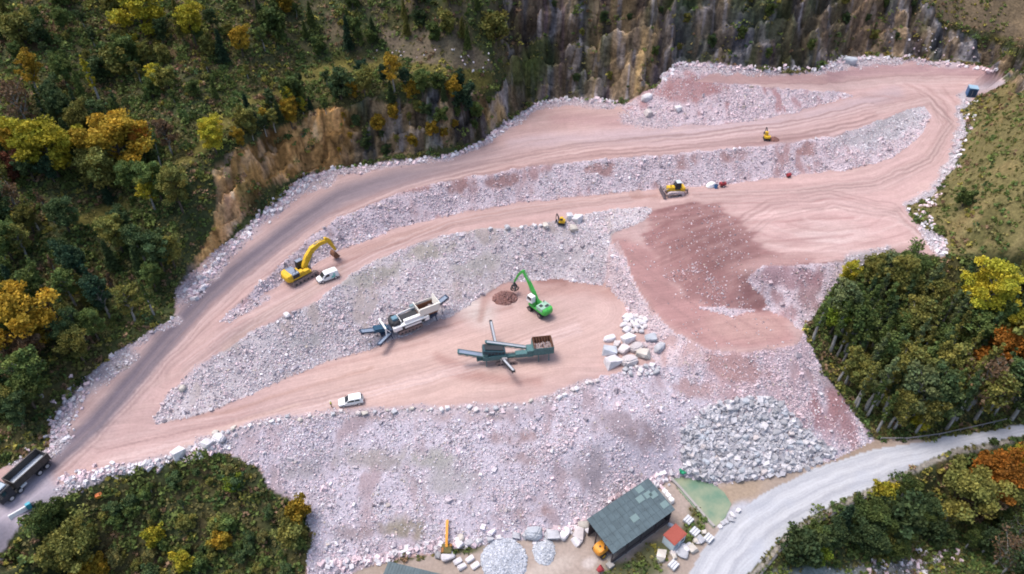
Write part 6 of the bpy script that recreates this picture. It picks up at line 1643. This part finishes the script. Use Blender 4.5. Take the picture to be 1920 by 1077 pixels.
wall_run('retaining_wall', [(1425,1080),(1462,1034),(1500,1003),(1545,974),(1575,958),(1620,935),(1660,924)], .35, .3, mat('dark_stone_wall', S(96, 96, 98, .8), .9, noise=.3), 'dark edging wall along the lower side of the valley road', 'wall')
def guard(line, label):
    e = bpy.data.objects.new('edge_rail', None); P_ = [Vector(hit(*p)) for p in line]; COL.objects.link(e); e.location = P_[0]; tag(e, label, 'guard rail')
    r = MB()
    for i in range(len(P_) - 1):
        a, b = P_[i] - P_[0], P_[i + 1] - P_[0]; r.beam(a + Vector((0, 0, .7)), b + Vector((0, 0, .7)), .08, .3)
        n = max(1, int((b - a).length / 2))
        for k in range(n): p = a.lerp(b, k / n); MB().beam(p + Vector((0, 0, -.2)), p + Vector((0, 0, .75)), .12).build('post', STEEL, e)
    r.build('rail', STEEL, e)
guard([(1650,826),(1700,826),(1760,818),(1820,805),(1885,790)], 'dark guard rail between the valley road and the right wood')

# blue container near the hairpin
def container():
    e = root('blue_container', ground(1819, 179), math.radians(70), 'small blue steel container beside the hairpin at the top right', 'container', None, 1.0)
    MB().box((0, 0, 1.2), (2.6, 2.2, 2.2)).build('body', BLUEP, e, .04)
    MB().box((0, 0, 2.36), (2.7, 2.3, .1)).build('lid', mat('pale_blue_paint', S(150, 180, 200), .5), e, .02)
    d = MB().box((-1.32, 0, 1.15), (.05, 1.8, 1.9)).build('door', NAVY, e); MB().box((-1.37, .1, 1.15), (.05, .06, 1.4)).build('lock_bar', STEEL, d)
    MB().box((0, .8, .06), (2.4, .2, .12)).box((0, -.8, .06), (2.4, .2, .12)).build('skid', DARK, e)
container()
# small things on the terrace road
x, y, z = ground(1334, 350); e = root('white_bulk_sack', (x, y, z), .3, 'heap of white sacking at the foot of the rubble right of the bulldozer', 'sack')
MB().loft([[(xx_, -w_, 0), (xx_, w_, 0), (xx_, w_ * .8, h_), (xx_, -w_ * .7, h_)] for xx_, w_, h_ in ((-1.4, .3, .3), (-.9, .7, .8), (0, .8, 1.1), (.8, .6, .9), (1.3, .2, .3))]).build('sack', WHITE, e, .1)
x, y, z = ground(1342, 353); e = root('blue_barrel', (x, y, z), 0, 'blue barrel leaning against the white sacking', 'barrel'); MB().cyl((0, 0, 0), (0, 0, .95), .42).build('drum', BLUEP, e, .03); MB().cyl((0, 0, .95), (0, 0, 1.0), .36).build('lid', NAVY, e)
x, y, z = ground(1354, 350); e = root('red_compressor', (x, y, z), .2, 'small red trailer compressor right of the blue barrel', 'compressor'); MB().box((0, 0, .8), (1.6, .9, .7)).build('housing', REDP, e, .1)
MB().box((1.2, 0, .6), (.9, .08, .08)).build('tow_bar', DARK, e); [wheel(e, 0, s_ * .55, .3, .3, .18) for s_ in (-1, 1)]; MB().box((.1, 0, 1.18), (.6, .5, .06)).build('vent', DARK, e)
x, y, z = ground(1478, 332); e = root('red_fuel_tank', (x, y, z), .4, 'tiny red tank at the foot of the upper rubble face', 'tank'); MB().cyl((-.5, 0, .6), (.5, 0, .6), .42).build('drum', REDP, e, .03); MB().box((-.3, 0, .12), (.12, .7, .25)).box((.3, 0, .12), (.12, .7, .25)).build('stand', DARK, e)
x, y, z = ground(187, 932); e = root('orange_box', (x, y, z), .5, 'orange grit box at the top of the green spur beside the haul road', 'grit box'); e.scale = (.7, .7, .7); MB().box((0, 0, .4), (1.3, .8, .8)).build('body', ORANGE, e, .05); MB().box((0, 0, .88), (1.4, .9, .12), (.1, 0, 0)).build('lid', mat('dull_orange', S(220, 120, 60), .5), e, .04)
x, y, z = ground(48, 958); e = root('road_barrier', (x, y, z), math.radians(45), 'white and turquoise barrier stand beside the road in front of the dump truck', 'barrier'); MB().box((-.9, 0, .5), (2.4, .5, .9), taper=(1, .5)).build('barrier_block', WHITE, e, .05); MB().box((.7, 0, .6), (.7, .6, 1.1)).build('blue_crate', mat('turquoise_paint', S(80, 170, 190), .5), e, .04); MB().box((1.2, 0, .3), (.5, .6, .6)).build('base', DARK, e)
x, y, z = ground(1123, 1074); e = root('red_mixer', (x, y, z), .4, 'red drum-shaped mixer at the bottom edge below the shed', 'mixer'); MB().cyl((-.3, 0, .8), (.5, 0, 1.3), .35, .6).build('drum', REDP, e, .04); MB().beam((-.2, -.5, 0), (.1, -.4, .9), .08).beam((-.2, .5, 0), (.1, .4, .9), .08).beam((.7, 0, 0), (.2, 0, .8), .08).build('frame', DARK, e)
x, y, z = ground(1280, 886); e = root('green_net', (x, y, z), .4, 'crumpled bright green tarpaulin between the rubble and the pond', 'tarpaulin')
b = MB(); 
for k in range(5): b.box((rb.uniform(-.4, .4), rb.uniform(-.4, .4), .2 + .1 * k), (1.0 - .1 * k, .8 - .1 * k, .18), (rb.uniform(-.4, .4), rb.uniform(-.4, .4), k))
b.build('sheet', mat('green_sheet', S(40, 150, 110), .6), e)

# heaps of material
def heap(name, px, py, rx, ry, h, col, n, ssize, label, cat, stones_col=None, rot=0.0):
    x, y, z = hit(px, py); rg = np.random.default_rng(int(px)); N = 40
    g = np.linspace(-1, 1, N); X_, Y_ = np.meshgrid(g, g); r_ = np.hypot(X_, Y_) + .14 * fbm(X_ * 2 + px, Y_ * 2, 7, 2)
    H_ = h * np.clip(1 - r_, -.25, 1) ** 1.0 if False else h * np.clip(1 - r_, -.2, 1) + .06 * h * fbm(X_ * 5, Y_ * 5, 9, 3)
    c_, s_ = math.cos(rot), math.sin(rot); xx_ = X_ * rx; yy_ = Y_ * ry
    V = np.stack([xx_ * c_ - yy_ * s_, xx_ * s_ + yy_ * c_, H_], -1).reshape(-1, 3)
    gzz = height(x + V[:, 0], y + V[:, 1]) - z; V[:, 2] = np.where(V[:, 2] <= 0, -.3, V[:, 2]) + gzz
    ii = np.arange(N * N).reshape(N, N); F = np.stack([ii[:-1, :-1], ii[:-1, 1:], ii[1:, 1:], ii[1:, :-1]], -1).reshape(-1, 4)
    me = fast_mesh(name, V, F, mat(name + '_soil', tuple(col), .95, noise=.3, nscale=2, bump=.6), True); o = link(name, me); o.location = (x, y, z); tag(o, label, cat)
    if n:
        t = rg.uniform(0, 2 * PI, n); q = np.sqrt(rg.random(n)) * .95; px_, py_ = np.cos(t) * q, np.sin(t) * q
        P3 = np.stack([(px_ * rx) * c_ - (py_ * ry) * s_, (px_ * rx) * s_ + (py_ * ry) * c_, h * np.clip(1 - q, 0, 1)], -1)
        P3[:, 2] += height(x + P3[:, 0], y + P3[:, 1]) - z
        C = np.array(stones_col)[None] * rg.uniform(.7, 1.1, (n, 1)); sm = stones('stones', P3, rg.uniform(.6, 1.4, n) * ssize, C, M_STONE)
        so = link('heap_stones', sm, o); so['kind'] = 'stuff'
heap('gravel_heap', 945, 1052, 3.9, 3.9, 1.5, A(200, 206, 218), 2600, .3, 'large round heap of bluish-white stone in the yard at the bottom edge', 'gravel heap', A(232, 236, 246))
heap('gravel_heap', 1020, 1034, 1.9, 2.4, 1.1, A(206, 210, 222), 800, .24, 'small square heap of bluish-white stone between the large heap and the shed', 'gravel heap', A(236, 240, 248))
heap('dirt_heap', 947, 560, 2.7, 2.2, 1.7, A(150, 108, 100), 420, .26, 'brown heap of dug earth under the green handler\'s grapple', 'dirt heap', A(176, 136, 130))
heap('dirt_heap', 1451, 262, 1.3, 1.2, .9, A(128, 88, 84), 0, .2, 'small dark brown dirt heap beside the mini excavator on the upper road', 'dirt heap')

# ------------------------------------------------------------------ worker on foot
def worker():
    x, y, z = ground(622, 764); z = float(height(x, y))
    e = root('person', (x, y, z), math.radians(-70), 'worker in a yellow high-visibility jacket and dark trousers standing left of the white SUV', 'person')
    J = {'pel': (0, 0, .95), 'chest': (0, 0, 1.28), 'neck': (0, .01, 1.5), 'head': (0, .02, 1.62), 'top': (0, .0, 1.74), 'sl': (.19, 0, 1.42), 'el': (.27, .02, 1.14), 'wl': (.25, .12, .9), 'sr': (-.19, 0, 1.42), 'er': (-.27, .0, 1.14), 'wr': (-.26, .1, .9),
         'hl': (.1, 0, .9), 'kl': (.12, .03, .5), 'al': (.13, -.02, .09), 'tl': (.14, .16, .04), 'hr': (-.1, 0, .9), 'kr': (-.12, .0, .5), 'ar': (-.14, -.04, .09), 'tr': (-.16, .14, .04)}
    Rd = {'pel': .15, 'chest': .17, 'neck': .065, 'head': .105, 'top': .08, 'sl': .075, 'el': .05, 'wl': .035, 'sr': .075, 'er': .05, 'wr': .035, 'hl': .09, 'kl': .065, 'al': .045, 'tl': .04, 'hr': .09, 'kr': .065, 'ar': .045, 'tr': .04}
    E = [('pel','chest'),('chest','neck'),('neck','head'),('head','top'),('chest','sl'),('sl','el'),('el','wl'),('chest','sr'),('sr','er'),('er','wr'),('pel','hl'),('hl','kl'),('kl','al'),('al','tl'),('pel','hr'),('hr','kr'),('kr','ar'),('ar','tr')]
    for side, s_ in (('wl', 1), ('wr', -1)):
        wx, wy, wz = J[side]
        for k in range(4):
            n1_, n2_ = side + 'f%d' % k, side + 'g%d' % k; off = (k - 1.5) * .02; ln = (.07, .08, .075, .06)[k]
            J[n1_] = (wx + s_ * .004, wy + off + .01, wz - .09); J[n2_] = (wx - s_ * .01, wy + off + .02, wz - .09 - ln); Rd[n1_] = .011; Rd[n2_] = .008; E += [(side, n1_), (n1_, n2_)]
        J[side + 't'] = (wx - s_ * .02, wy + .05, wz - .09); Rd[side + 't'] = .009; E.append((side, side + 't'))
    def skin(name, keys, m, grow=1.0):
        ks = [k for k in J if k in keys]; idx_ = {k: i for i, k in enumerate(ks)}
        me = bpy.data.meshes.new(name); me.from_pydata([J[k] for k in ks], [(idx_[a], idx_[b]) for a, b in E if a in idx_ and b in idx_], [])
        o = link(name, me, e); md = o.modifiers.new('skin', 'SKIN'); md.use_smooth_shade = True
        if not me.skin_vertices: me.attributes  # layer is created with the modifier
        bm = bmesh.new(); bm.from_mesh(me); lay = bm.verts.layers.skin.verify(); bm.verts.ensure_lookup_table()
        for k, i in idx_.items(): bm.verts[i][lay].radius = (Rd[k] * grow, Rd[k] * grow * (.72 if k in ('chest', 'pel') else 1)); bm.verts[i][lay].use_root = (k == ('pel' if 'pel' in ks else ks[0]))
        bm.to_mesh(me); bm.free(); o.modifiers.new('sub', 'SUBSURF').render_levels = 1; me.materials.append(m); return o
    skin('body', list(J), mat('skin', (.45, .28, .2), .6))
    skin('jacket', ['pel','chest','neck','sl','el','sr','er'], mat('hi_vis_yellow', S(236, 236, 90), .7), 1.16)
    skin('trousers', ['pel','hl','kl','al','hr','kr','ar'], mat('dark_trousers', S(96, 76, 60, .7), .85), 1.14)
    hd = MB(); 
    hd.loft([[(.125 * k * math.cos(t), .02 + .14 * k * math.sin(t), z_) for t in np.linspace(0, 2 * PI, 13)[:-1]] for k, z_ in ((1.15, 1.68), (1, 1.72), (.85, 1.79), (.4, 1.83))])
    hd.build('helmet', mat('white_helmet', S(250, 248, 225), .4), e)
    fc = MB()
    for s_ in (-1, 1): fc.box((s_ * .038, .118, 1.645), (.03, .02, .014))
    fc.build('eyes', DARK, e); MB().beam((0, .12, 1.64), (0, .145, 1.6), .022).build('nose', mat('skin', (.45, .28, .2)), e); MB().box((0, .115, 1.565), (.045, .015, .01)).build('mouth', mat('lip', (.3, .12, .1)), e)
    for s_ in (-1, 1): MB().box((s_ * .108, .01, 1.63), (.02, .035, .055)).build('ear', mat('skin', (.45, .28, .2)), e)
worker()
print('objects', len(bpy.data.objects))
